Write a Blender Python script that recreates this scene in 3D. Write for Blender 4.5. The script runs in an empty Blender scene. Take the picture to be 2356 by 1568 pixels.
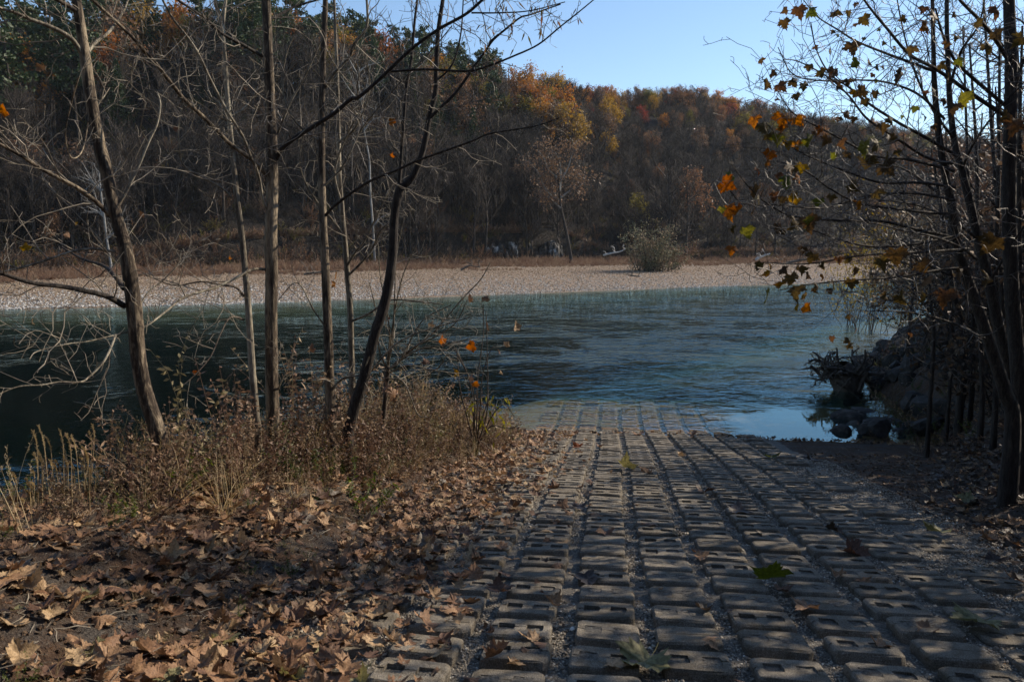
import bpy, bmesh, math, random
import numpy as np
from mathutils import Vector, Matrix, Euler

# ------------------------------------------------------------------ camera, sky, sun, exposure
SC = bpy.context.scene
COL = SC.collection
CAMZ = 3.8
PITCH = math.atan((784 - 568) / 1832.0)
cam_d = bpy.data.cameras.new('camera')
cam = bpy.data.objects.new('camera', cam_d)
COL.objects.link(cam)
cam.location = (0, 0, CAMZ)
cam.rotation_euler = (math.pi / 2 - PITCH, 0, 0)
cam_d.sensor_width = 36.0
cam_d.lens = 28.0
cam_d.clip_start = 0.1
cam_d.clip_end = 6000
cam_d.dof.use_dof = True
cam_d.dof.focus_distance = 13.0
cam_d.dof.aperture_fstop = 5.6
SC.camera = cam

SUN_AZ = math.radians(63)      # to the right of the viewing direction
SUN_EL = math.radians(32)
world = bpy.data.worlds.new('World')
SC.world = world
world.use_nodes = True
wn = world.node_tree
sky = wn.nodes.new('ShaderNodeTexSky')
sky.sky_type = 'NISHITA'
sky.sun_disc = False
sky.sun_elevation = SUN_EL
sky.sun_rotation = SUN_AZ
sky.air_density = 1.0
sky.dust_density = 0.15
sky.ozone_density = 3.0
bg = wn.nodes['Background']
bg.inputs[1].default_value = 0.125
wn.links.new(sky.outputs[0], bg.inputs[0])
sun_d = bpy.data.lights.new('sun', 'SUN')
sun_d.energy = 5.0
sun_d.angle = math.radians(0.5)
sun_d.color = (1.0, 0.87, 0.70)
sun = bpy.data.objects.new('sun', sun_d)
COL.objects.link(sun)
SDIR = Vector((math.sin(SUN_AZ) * math.cos(SUN_EL), math.cos(SUN_AZ) * math.cos(SUN_EL), math.sin(SUN_EL)))
sun.rotation_euler = SDIR.to_track_quat('Z', 'Y').to_euler()
SC.view_settings.view_transform = 'Standard'
SC.view_settings.look = 'None'
SC.view_settings.gamma = 1.0
SC.view_settings.exposure = 0.5
try:
    SC.view_settings.use_curve_mapping = False
except Exception:
    pass
SC.render.engine = 'CYCLES'
SC.cycles.max_bounces = 8
SC.cycles.transparent_max_bounces = 12

# ------------------------------------------------------------------ helpers
rng = np.random.default_rng(7)
random.seed(7)
FX = 1832.0
CP, SP = math.cos(PITCH), math.sin(PITCH)

def at(px, py, Y):
    """world point seen at photo position (px,py) [2356-wide frame] standing Y metres ahead"""
    u = (px - 1178) / FX; v = (784 - py) / FX
    D = Y / (CP + v * SP)
    return np.array([u * D, Y, CAMZ + D * (v * CP - SP)])

def tag(o, label=None, cat=None, group=None, kind=None):
    if label: o['label'] = label
    if cat: o['category'] = cat
    if group: o['group'] = group
    if kind: o['kind'] = kind
    return o

def empty(name, loc=(0, 0, 0)):
    o = bpy.data.objects.new(name, None)
    o.empty_display_size = 0.2
    o.location = loc
    COL.objects.link(o)
    return o

class MB:
    """collects tubes, quads, triangles into one mesh"""
    def __init__(s):
        s.v = []; s.q = []; s.t = []; s.n = 0
        s.qm = []; s.tm = []; s.qs = []
    def add(s, verts, quads=None, tris=None, m=0):
        verts = np.asarray(verts, float)
        s.v.append(verts)
        if quads is not None and len(quads):
            quads = np.asarray(quads, int) + s.n; s.q.append(quads); s.qm.append(np.full(len(quads), m))
        if tris is not None and len(tris):
            tris = np.asarray(tris, int) + s.n; s.t.append(tris); s.tm.append(np.full(len(tris), m))
        s.n += len(verts)
    def tube(s, P, R, sides=5, m=0, rough=0.0):
        P = np.asarray(P, float); n = len(P)
        R = np.broadcast_to(np.asarray(R, float), (n,)).copy()
        T = np.gradient(P, axis=0); T /= (np.linalg.norm(T, axis=1, keepdims=True) + 1e-9)
        mean = T.mean(0); ref = np.zeros(3); ref[np.argmin(np.abs(mean))] = 1
        A = np.cross(T, ref); A /= (np.linalg.norm(A, axis=1, keepdims=True) + 1e-9)
        B = np.cross(T, A)
        a = np.arange(sides) * 2 * math.pi / sides
        rr = R[:, None] * np.ones(sides)[None]
        if rough > 0:
            rr = rr * (1 + rough * rng.normal(size=rr.shape))
        V = P[:, None] + rr[..., None] * (np.cos(a)[None, :, None] * A[:, None] + np.sin(a)[None, :, None] * B[:, None])
        i = np.arange(n - 1)[:, None] * sides; j = np.arange(sides)[None]; j2 = (j + 1) % sides
        Q = np.stack([i + j, i + j2, i + sides + j2, i + sides + j], -1).reshape(-1, 4)
        s.add(V.reshape(-1, 3), quads=Q, m=m)
    def mesh(s, name, mats, smooth=True, uv=None):
        me = bpy.data.meshes.new(name)
        V = np.concatenate(s.v) if s.v else np.zeros((0, 3))
        q = np.concatenate(s.q) if s.q else np.zeros((0, 4), int)
        t = np.concatenate(s.t) if s.t else np.zeros((0, 3), int)
        me.vertices.add(len(V)); me.vertices.foreach_set('co', V.ravel().astype(np.float32))
        nl = q.size + t.size
        me.loops.add(nl); me.loops.foreach_set('vertex_index', np.concatenate([q.ravel(), t.ravel()]).astype(np.int32))
        me.polygons.add(len(q) + len(t))
        st = np.concatenate([np.arange(len(q)) * 4, q.size + np.arange(len(t)) * 3]).astype(np.int32)
        me.polygons.foreach_set('loop_start', st)
        mi = np.concatenate((s.qm if s.qm else []) + (s.tm if s.tm else [])) if nl else np.zeros(0)
        me.polygons.foreach_set('material_index', mi.astype(np.int32))
        me.polygons.foreach_set('use_smooth', np.full(len(q) + len(t), smooth))
        if not isinstance(mats, (list, tuple)): mats = [mats]
        for mm in mats: me.materials.append(mm)
        me.update(calc_edges=True)
        me.validate()
        return me
    def obj(s, name, mats, parent=None, smooth=True):
        o = bpy.data.objects.new(name, s.mesh(name, mats, smooth))
        COL.objects.link(o)
        if parent: o.parent = parent
        return o

def smoothline(P, R=None, k=6):
    """Catmull-Rom through the points"""
    P = np.asarray(P, float); n = len(P)
    R = np.linspace(1, 1, n) if R is None else np.asarray(R, float)
    E = np.vstack([2 * P[0] - P[1], P, 2 * P[-1] - P[-2]])
    out = []; ro = []
    for i in range(n - 1):
        p0, p1, p2, p3 = E[i:i + 4]
        for j in range(k):
            t = j / k
            out.append(0.5 * ((2 * p1) + (-p0 + p2) * t + (2 * p0 - 5 * p1 + 4 * p2 - p3) * t * t + (-p0 + 3 * p1 - 3 * p2 + p3) * t ** 3))
            ro.append(R[i] * (1 - t) + R[i + 1] * t)
    out.append(P[-1]); ro.append(R[-1])
    return np.array(out), np.array(ro)

def nrm(v):
    return v / (np.linalg.norm(v) + 1e-9)

def vnoise(x, y, seed=0):
    """cheap smooth 2-D value noise, numpy"""
    xi = np.floor(x).astype(np.int64); yi = np.floor(y).astype(np.int64)
    fx = x - xi; fy = y - yi
    fx = fx * fx * (3 - 2 * fx); fy = fy * fy * (3 - 2 * fy)
    def h(a, b):
        n = (a * 374761393 + b * 668265263 + seed * 1442695) & 0x7fffffff
        n = ((n ^ (n >> 13)) * 1274126177) & 0x7fffffff
        return ((n ^ (n >> 16)) & 0xffff) / 65535.0
    return (h(xi, yi) * (1 - fx) + h(xi + 1, yi) * fx) * (1 - fy) + (h(xi, yi + 1) * (1 - fx) + h(xi + 1, yi + 1) * fx) * fy - 0.5

# ------------------------------------------------------------------ materials
def newmat(name):
    m = bpy.data.materials.new(name); m.use_nodes = True
    nt = m.node_tree
    return m, nt, nt.nodes['Principled BSDF'], nt.nodes['Material Output']

def N(nt, typ, **kw):
    n = nt.nodes.new(typ)
    for k, v in kw.items():
        if k.startswith('i_'):
            n.inputs[k[2:].replace('_', ' ')].default_value = v
        else:
            setattr(n, k, v)
    return n

def ramp(nt, stops, fac=None, interp='LINEAR'):
    r = nt.nodes.new('ShaderNodeValToRGB')
    el = r.color_ramp.elements
    r.color_ramp.interpolation = interp
    while len(el) < len(stops): el.new(0.5)
    for e, (p, c) in zip(el, stops):
        e.position = p
        e.color = (c[0], c[1], c[2], 1) if len(c) == 3 else c
    if fac is not None: nt.links.new(fac, r.inputs[0])
    return r

def noise(nt, scale, detail=4, rough=0.6, vec=None, dist=0.0):
    n = N(nt, 'ShaderNodeTexNoise')
    n.inputs['Scale'].default_value = scale; n.inputs['Detail'].default_value = detail
    n.inputs['Roughness'].default_value = rough; n.inputs['Distortion'].default_value = dist
    if vec is not None: nt.links.new(vec, n.inputs['Vector'])
    return n

def mapping(nt, scale=(1, 1, 1), src='Object'):
    tc = N(nt, 'ShaderNodeTexCoord')
    mp = N(nt, 'ShaderNodeMapping'); mp.inputs['Scale'].default_value = scale
    if src == 'World':
        g = N(nt, 'ShaderNodeNewGeometry'); nt.links.new(g.outputs['Position'], mp.inputs[0])
    else:
        nt.links.new(tc.outputs[src], mp.inputs[0])
    return mp.outputs[0]

def bump(nt, h, strength, dist, bs):
    b = N(nt, 'ShaderNodeBump'); b.inputs['Strength'].default_value = strength
    b.inputs['Distance'].default_value = dist
    nt.links.new(h, b.inputs['Height']); nt.links.new(b.outputs[0], bs.inputs['Normal'])
    return b

def mixc(nt, fac, a, b, mode='MIX'):
    m = N(nt, 'ShaderNodeMix', data_type='RGBA', blend_type=mode)
    for sock, v in ((m.inputs[0], fac), (m.inputs[6], a), (m.inputs[7], b)):
        if isinstance(v, (int, float)): sock.default_value = v
        elif isinstance(v, tuple): sock.default_value = (*v, 1)
        else: nt.links.new(v, sock)
    return m.outputs[2]

def silt_and_depth_fade(nt, c):
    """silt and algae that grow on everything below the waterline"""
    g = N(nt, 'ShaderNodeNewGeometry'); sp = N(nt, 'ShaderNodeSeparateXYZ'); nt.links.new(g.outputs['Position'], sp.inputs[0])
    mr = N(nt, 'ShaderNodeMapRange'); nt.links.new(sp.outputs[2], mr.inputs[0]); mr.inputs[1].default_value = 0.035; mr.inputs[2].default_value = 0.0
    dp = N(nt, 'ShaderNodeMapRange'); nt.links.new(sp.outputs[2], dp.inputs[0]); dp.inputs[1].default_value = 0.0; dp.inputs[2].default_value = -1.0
    dr = ramp(nt, [(0, (0.21, 0.105, 0.030)), (0.25, (0.20, 0.12, 0.035)), (0.6, (0.12, 0.09, 0.035)), (0.75, (0.05, 0.07, 0.05)), (1, (0.02, 0.042, 0.045))], dp.outputs[0])  # deeper stops stand for light lost in the water
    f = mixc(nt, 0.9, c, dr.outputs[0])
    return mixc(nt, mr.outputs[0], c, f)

def simple(name, stops, scale=5, detail=5, rough=0.85, bs=0.4, bd=0.01, stretch=(1, 1, 1), src='Object', bscale=None, spec=0.3):
    m, nt, b, out = newmat(name)
    v = mapping(nt, stretch, src)
    n = noise(nt, scale, detail, 0.65, v)
    r = ramp(nt, stops, n.outputs[0])
    nt.links.new(silt_and_depth_fade(nt, r.outputs[0]) if name in ('gravel_bed', 'riverbed') else r.outputs[0], b.inputs['Base Color'])
    b.inputs['Roughness'].default_value = rough
    b.inputs['Specular IOR Level'].default_value = spec
    if bs > 0:
        n2 = noise(nt, bscale or scale * 3, 4, 0.7, v)
        bump(nt, n2.outputs[0], bs, bd, b)
    return m

def bark(name, dark, mid, light, peel=0.5):
    m, nt, b, out = newmat(name)
    v = mapping(nt, (9, 9, 1.6), 'World')
    n1 = noise(nt, 3.2, 6, 0.7, v, 0.6)
    n2 = noise(nt, 0.55, 4, 0.6, v)
    r1 = ramp(nt, [(0.30, dark), (0.5, mid), (0.72, light)], n1.outputs[0])
    r2 = ramp(nt, [(peel - 0.06, (0, 0, 0)), (peel + 0.05, (1, 1, 1))], n2.outputs[0])
    c = mixc(nt, r2.outputs[0], r1.outputs[0], light)
    n3 = noise(nt, 12, 3, 0.6, v)
    sp = ramp(nt, [(0.36, (0.45, 0.42, 0.38)), (0.5, (1, 1, 1))], n3.outputs[0])
    c = mixc(nt, 0.8, c, sp.outputs[0], 'MULTIPLY')
    nt.links.new(c, b.inputs['Base Color'])
    b.inputs['Roughness'].default_value = 0.85
    b.inputs['Specular IOR Level'].default_value = 0.25
    bump(nt, n1.outputs[0], 0.9, 0.02, b)
    return m

def leafmat(name, stops, transl=0.35, vein=None, rough=0.6, tsat=1.25, tval=1.6):
    """leaf colour differs from one leaf to the next; thin enough to let light through"""
    m, nt, b, out = newmat(name)
    oi = N(nt, 'ShaderNodeObjectInfo')
    r = ramp(nt, stops, oi.outputs['Random'])
    v = mapping(nt, (1, 1, 1), 'Object')
    n = noise(nt, 14, 4, 0.6, v)
    r2 = ramp(nt, [(0.3, (0.45, 0.42, 0.4)), (0.62, (1.15, 1.12, 1.1))], n.outputs[0])
    c = mixc(nt, 1.0, r.outputs[0], r2.outputs[0], 'MULTIPLY')
    nt.links.new(c, b.inputs['Base Color'])
    b.inputs['Roughness'].default_value = rough
    b.inputs['Specular IOR Level'].default_value = 0.3
    w = N(nt, 'ShaderNodeTexNoise'); w.inputs['Scale'].default_value = 26
    nt.links.new(v, w.inputs['Vector'])
    bump(nt, w.outputs[0], 0.5, 0.006, b)
    tr = N(nt, 'ShaderNodeBsdfTranslucent')
    sat = N(nt, 'ShaderNodeHueSaturation'); sat.inputs['Saturation'].default_value = tsat; sat.inputs['Value'].default_value = tval
    nt.links.new(c, sat.inputs['Color']); nt.links.new(sat.outputs[0], tr.inputs[0])
    mx = N(nt, 'ShaderNodeMixShader'); mx.inputs[0].default_value = transl
    nt.links.new(b.outputs[0], mx.inputs[1]); nt.links.new(tr.outputs[0], mx.inputs[2])
    nt.links.new(mx.outputs[0], out.inputs[0])
    return m

M = {}
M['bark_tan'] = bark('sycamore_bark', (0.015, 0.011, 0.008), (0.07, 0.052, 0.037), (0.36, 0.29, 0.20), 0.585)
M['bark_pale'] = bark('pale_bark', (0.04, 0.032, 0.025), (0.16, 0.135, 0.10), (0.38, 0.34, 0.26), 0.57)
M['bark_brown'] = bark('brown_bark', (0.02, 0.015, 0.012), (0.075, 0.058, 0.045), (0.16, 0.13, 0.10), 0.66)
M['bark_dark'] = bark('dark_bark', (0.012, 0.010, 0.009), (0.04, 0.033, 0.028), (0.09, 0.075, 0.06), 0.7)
M['twig'] = simple('twig_bark', [(0.3, (0.09, 0.07, 0.052)), (0.65, (0.30, 0.26, 0.20))], 6, 3, 0.7, 0, src='World')
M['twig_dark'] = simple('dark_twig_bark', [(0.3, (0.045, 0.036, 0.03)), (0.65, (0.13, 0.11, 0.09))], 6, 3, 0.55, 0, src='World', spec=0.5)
M['leaf_brown'] = leafmat('dry_leaf', [(0.0, (0.11, 0.062, 0.040)), (0.3, (0.22, 0.12, 0.062)), (0.6, (0.33, 0.20, 0.108)), (0.85, (0.42, 0.30, 0.168)), (1, (0.12, 0.062, 0.042))], 0.14, tsat=1.0, tval=1.3)
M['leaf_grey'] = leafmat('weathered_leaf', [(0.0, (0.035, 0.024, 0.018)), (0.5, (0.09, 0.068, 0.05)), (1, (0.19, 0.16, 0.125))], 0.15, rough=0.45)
M['leaf_orange'] = leafmat('orange_leaf', [(0.0, (0.20, 0.055, 0.012)), (0.4, (0.24, 0.09, 0.015)), (0.7, (0.17, 0.12, 0.02)), (1, (0.20, 0.06, 0.015))], 0.5, tsat=1.2, tval=1.7)
M['leaf_dusk'] = leafmat('dusky_leaf', [(0.0, (0.06, 0.035, 0.018)), (0.5, (0.09, 0.065, 0.02)), (1, (0.13, 0.06, 0.03))], 0.4, tsat=1.1, tval=1.3)
M['leaf_green'] = leafmat('green_leaf', [(0.0, (0.09, 0.10, 0.025)), (0.5, (0.15, 0.14, 0.04)), (1, (0.07, 0.085, 0.02))], 0.4)
M['leaf_tan_green'] = leafmat('olive_leaf', [(0.0, (0.20, 0.19, 0.09)), (1, (0.26, 0.24, 0.12))], 0.2)
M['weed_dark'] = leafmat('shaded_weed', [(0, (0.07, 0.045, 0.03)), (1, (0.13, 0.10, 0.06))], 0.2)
M['soil'] = simple('brown_soil', [(0.25, (0.03, 0.019, 0.011)), (0.5, (0.085, 0.055, 0.034)), (0.75, (0.17, 0.115, 0.072))], 9, 8, 0.95, 1.0, 0.05, src='World', bscale=20)

# ------------------------------------------------------------------ terrain
RD = nrm(np.array([0.1255, 0.992])); RL = np.array([RD[1], -RD[0]])
H0 = 2.185; SL = 0.1365
def ab(x, y): return x * RD[0] + y * RD[1], x * RL[0] + y * RL[1]
A_W = 17.0
def rz(a):
    """height of the ramp plane: steep down to the water, then levelling out under it"""
    return np.where(a < A_W, H0 - SL * a, H0 - SL * A_W - 0.036 * (a - A_W) - 0.12 * np.clip(a - 20.5, 0, None))
def hit_ramp(px, py):
    u = (px - 1178) / FX; v = (784 - py) / FX
    d = np.array([u, CP + v * SP, v * CP - SP])
    aa = d[0] * RD[0] + d[1] * RD[1]
    t = (H0 - CAMZ) / (d[2] + SL * aa)
    return np.array([0, 0, CAMZ]) + t * d
_p = hit_ramp(1385, 1525); B0 = ab(_p[0], _p[1])[1]
COLS = 0.4615

SHORE = np.array([(-400, -20), (-60, 2.5), (-20, 4.8), (-12, 5.6), (-5.2, 6.3), (-3.7, 7.2), (-3.35, 8.4), (-2.95, 9.8), (-2.3, 11.8), (-1.5, 13.8), (-0.7, 16.0),
                  (2.5, 15.8), (5, 15.5), (7.0, 15.9), (7.7, 16.8), (8.2, 18.5), (9.2, 21), (10.8, 24), (14.5, 30), (22, 41), (50, 66), (110, 100), (300, 170), (900, 420)])
FAR = np.array([(-900, 20), (-200, 38), (-60, 45), (-31, 48.3), (-17, 54), (0.8, 65), (17.4, 75.7), (33.5, 85), (47, 93), (90, 112), (170, 150), (400, 260), (900, 500)])

def sdist(x, y, L):
    """signed distance to polyline running left to right, + on its far (left-hand) side"""
    best = np.full(x.shape, 1e9); sg = np.ones(x.shape)
    for (x0, y0), (x1, y1) in zip(L[:-1], L[1:]):
        dx, dy = x1 - x0, y1 - y0; l2 = dx * dx + dy * dy
        t = np.clip(((x - x0) * dx + (y - y0) * dy) / l2, 0, 1)
        qx, qy = x - x0 - t * dx, y - y0 - t * dy
        d = np.hypot(qx, qy); s = np.sign(dx * qy - dy * qx); s[s == 0] = 1
        k = d < best - 1e-9
        best = np.where(k, d, best); sg = np.where(k, s, sg)
    return best * sg

def sst(e0, e1, x):
    t = np.clip((x - e0) / (e1 - e0), 0, 1); return t * t * (3 - 2 * t)

PXK = [-900, -300, 0, 300, 600, 900, 1200, 1400, 1600, 1900, 2356, 3000, 3800]
DB = [60, 66, 74, 82, 92, 104, 118, 126, 132, 145, 185, 240, 300]
DC = [105, 110, 118, 128, 140, 158, 195, 270, 320, 380, 470, 560, 640]
SKY = [40, 60, 85, 40, 35, 80, 180, 200, 195, 255, 335, 380, 420]
TREEH = np.interp(PXK, [0, 900, 1200, 1400, 1600], [17.5, 17, 17, 18.5, 20])
ZC = [(568 - s) / FX * d + CAMZ - th for s, d, th in zip(SKY, DC, TREEH)]

def ground_z(x, y, fine=True):
    x = np.asarray(x, float); y = np.asarray(y, float)
    x, y = np.broadcast_arrays(x, y); x = x.copy(); y = y.copy()
    a, b = ab(x, y)
    zr = rz(a)
    d1 = -sdist(x, y, SHORE)           # + = near land
    d2 = sdist(x, y, FAR)              # + = far land
    # near left bank
    top = np.interp(y, [-30, 2, 4, 6, 7.5, 8.5, 9.5, 12, 14, 16], [2.6, 2.42, 2.2, 1.9, 1.66, 1.52, 1.42, 1.12, 0.7, 0.35])
    top = np.where(x < -6, np.maximum(top, 1.7), top)
    zl = np.minimum(top, 1.6 * d1 + 0.02)
    cap = np.maximum(zr, 0.85) + 0.16 * np.clip(b - 3.6, 0, 12)
    cap = np.minimum(cap, 3.4)
    zright = np.minimum(0.62 * d1, cap)
    river = -np.minimum(2.8, np.minimum(0.055 * np.abs(d1) + 0.011 * np.minimum(np.abs(d1), 16) ** 2, 0.14 * np.abs(d2)))
    zl = np.where(d1 > 0, zl, river)
    zright = np.where(d1 > 0, zright, np.where(y > 17, river, np.maximum(river, zr)))
    wl = sst(-3.3, -1.75, b + 0.18 * vnoise(x * 1.3, y * 1.3, 3))
    bR = np.interp(a, [0, 9, 13, 16], [3.0, 3.4, 5.0, 6.3])
    wr = sst(bR, bR + 1.3, b)
    zr2 = np.maximum(zr, -2.8)
    zr2 = np.where((a > 25), np.maximum(zr2, river), zr2)
    z = zl * (1 - wl) + zr2 * wl
    z = z * (1 - wr) + zright * wr
    if fine:
        amp = np.clip(np.maximum(1 - wl, wr), 0, 1) * (d1 > -3)
        z = z + amp * (0.10 * vnoise(x * 1.1, y * 1.1, 1) + 0.06 * vnoise(x * 4, y * 4, 2) + 0.03 * vnoise(x * 13, y * 13, 5) + 0.014 * vnoise(x * 31, y * 31, 6))
        z = z + (1 - amp) * (d1 > -6) * 0.012 * vnoise(x * 6, y * 6, 9)
    # far land
    yy = np.maximum(y, 1)
    px = 1178 + FX * x / yy
    db = np.interp(px, PXK, DB); dc = np.interp(px, PXK, DC); zc = np.interp(px, PXK, ZC)
    zf = 1.35 * (1 - np.exp(-d2 / 16.0)) + 0.006 * d2 + 0.12 * vnoise(x / 7, y / 7, 4)
    t = np.clip((y - db) / (dc - db), 0, None)
    cliff = np.interp(px, [200, 500, 1300, 1420], [0, 1, 1, 0])
    t1 = np.clip(t, 0, 1)
    prof = np.where(t < 1, np.sin(t1 * math.pi / 2) ** 0.9, 1 - 0.12 * (t - 1))
    rise = (zc - 1.7) * prof
    stepz = cliff * (4.0 * sst(0.2, 2.0, y - db)) * (1 - t1) + 0.0
    hn = np.clip((y - db) / 20, 0, 1) * (3.2 * vnoise(x / 17, y / 17, 11) + 6 * vnoise(x / 45, y / 45, 12))
    zf = zf + np.where(y > db, rise + stepz + hn, 0)
    zfar = np.where(d2 > 0, zf, river)
    return np.where(d2 > -0.5 * 60, np.where(d2 > 0, zfar, np.where(d1 > 0, z, z)), z)

def gz(x, y): return float(ground_z(np.array([x]), np.array([y]))[0])

def grid_mesh(name, X, Y, Z, mat, keep=None):
    n, m = X.shape
    V = np.stack([X, Y, Z], -1).reshape(-1, 3)
    i = np.arange(n - 1)[:, None] * m; j = np.arange(m - 1)[None]
    Q = np.stack([i + j, i + j + 1, i + m + j + 1, i + m + j], -1).reshape(-1, 4)
    if keep is not None:
        Q = Q[keep[:-1, :-1].reshape(-1)]
    used, inv = np.unique(Q, return_inverse=True)
    mb = MB(); mb.add(V[used], quads=inv.reshape(-1, 4))
    return mb.obj(name, mat)

# ground materials
def ground_material():
    m, nt, b, out = newmat('bank_ground')
    v = mapping(nt, (1, 1, 1), 'World')
    n1 = noise(nt, 2.2, 6, 0.7, v); n2 = noise(nt, 24, 8, 0.75, v); n3 = noise(nt, 90, 3, 0.6, v)
    soil = ramp(nt, [(0.3, (0.018, 0.011, 0.007)), (0.5, (0.065, 0.038, 0.023)), (0.72, (0.14, 0.09, 0.056))], n2.outputs[0])
    c2 = ramp(nt, [(0.3, (0.025, 0.021, 0.018)), (0.5, (0.065, 0.056, 0.048)), (0.7, (0.14, 0.12, 0.10))], n3.outputs[0])
    f = ramp(nt, [(0.45, (0, 0, 0)), (0.6, (1, 1, 1))], n1.outputs[0])
    c = silt_and_depth_fade(nt, mixc(nt, f.outputs[0], soil.outputs[0], c2.outputs[0]))
    nt.links.new(c, b.inputs['Base Color'])
    b.inputs['Roughness'].default_value = 0.95; b.inputs['Specular IOR Level'].default_value = 0.2
    add = N(nt, 'ShaderNodeMath', operation='ADD'); nt.links.new(n2.outputs[0], add.inputs[0]); nt.links.new(n3.outputs[0], add.inputs[1])
    bump(nt, add.outputs[0], 0.9, 0.03, b)
    return m
M['ground'] = ground_material()
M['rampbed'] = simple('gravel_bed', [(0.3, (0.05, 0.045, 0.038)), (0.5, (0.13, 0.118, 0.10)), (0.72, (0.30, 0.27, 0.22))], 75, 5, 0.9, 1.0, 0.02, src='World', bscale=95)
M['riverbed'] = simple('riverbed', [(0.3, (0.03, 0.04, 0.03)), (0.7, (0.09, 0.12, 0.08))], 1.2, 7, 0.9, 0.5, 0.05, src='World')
M['bar'] = simple('cobble', [(0.28, (0.07, 0.05, 0.034)), (0.48, (0.20, 0.14, 0.095)), (0.7, (0.36, 0.28, 0.20))], 5.5, 6, 0.9, 1.0, 0.15, src='World', bscale=6)
M['hill'] = simple('forest_floor', [(0.3, (0.009, 0.007, 0.006)), (0.5, (0.020, 0.015, 0.011)), (0.75, (0.042, 0.029, 0.021))], 0.8, 8, 0.95, 0.8, 0.5, src='World')
M['rock'] = simple('grey_rock', [(0.3, (0.014, 0.013, 0.012)), (0.55, (0.045, 0.042, 0.038)), (0.8, (0.11, 0.10, 0.092))], 5, 8, 0.9, 0.8, 0.05, src='World')

# near terrain sheet (fine)
xs = np.concatenate([np.arange(-60, -12, 2.0), np.arange(-12, -5, 0.35), np.arange(-5, 6, 0.065), np.arange(6, 16, 0.16), np.arange(16, 60, 1.5)])
ys = np.concatenate([np.arange(-50, -6, 4.0), np.arange(-6, 1, 0.4), np.arange(1, 10, 0.065), np.arange(10, 26, 0.13), [26, 26.5]])
X, Y = np.meshgrid(xs, ys)
Z = ground_z(X, Y)
bank = grid_mesh('riverbank', X, Y, Z, M['ground'])
tag(bank, kind='structure')

# boat ramp bed, a sheet just proud of the bank
aa = np.arange(-3, 26, 0.08); bb = np.arange(-1.95, 3.45, 0.08)
A_, B_ = np.meshgrid(aa, bb)
X = A_ * RD[0] + B_ * RL[0]; Y = A_ * RD[1] + B_ * RL[1]
FILL = lambda a_: np.interp(a_, [0, 7, 11, 14], [0.016, 0.014, 0.008, 0.0])
Z = rz(A_) + 0.012 + FILL(A_) + 0.02 * vnoise(X * 5, Y * 5, 21) + 0.012 * vnoise(X * 17, Y * 17, 22)
edge = np.minimum(B_ + 1.95, 3.4 - B_)
Z = Z - 0.05 * (1 - np.clip(edge / 0.25, 0, 1))
ramp_bed = grid_mesh('boat_ramp', X, Y, Z, M['rampbed'])
tag(ramp_bed, kind='structure')

# far terrain fan
pxs = np.linspace(-1600, 4600, 420)
ds = np.concatenate([np.linspace(22, 60, 40), np.linspace(61, 150, 110), np.linspace(152, 420, 100), np.geomspace(425, 1400, 40)])
PX, Y = np.meshgrid(pxs, ds)
X = (PX - 1178) / FX * Y
Z = ground_z(X, Y, False)
D2 = sdist(X, Y, FAR); D1 = -sdist(X, Y, SHORE)
near_cover = (np.abs(X) < 55) & (Y < 26)
Z = np.where(near_cover, Z - 0.4, Z)
DBm = np.interp(PX, PXK, DB)
hillk = (Y > DBm - 0.01) & (D2 > 0)
bark_ = (D2 > -1.5) & ~hillk
bedk = ~hillk & ~bark_
def dil(k):
    k2 = k.copy(); k2[:-1] |= k[1:]; k2[:, :-1] |= k[:, 1:]; return k2
hill = grid_mesh('hillside', X, Y, Z, M['hill'], dil(hillk)); tag(hill, kind='structure')
gbar = grid_mesh('gravel_bar', X, Y, Z, M['bar'], dil(bark_) & ~dil(hillk)); tag(gbar, kind='structure')
bed = grid_mesh('riverbed', X, Y, Z, M['riverbed'], bedk & ~dil(bark_) ); tag(bed, kind='structure')

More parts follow.
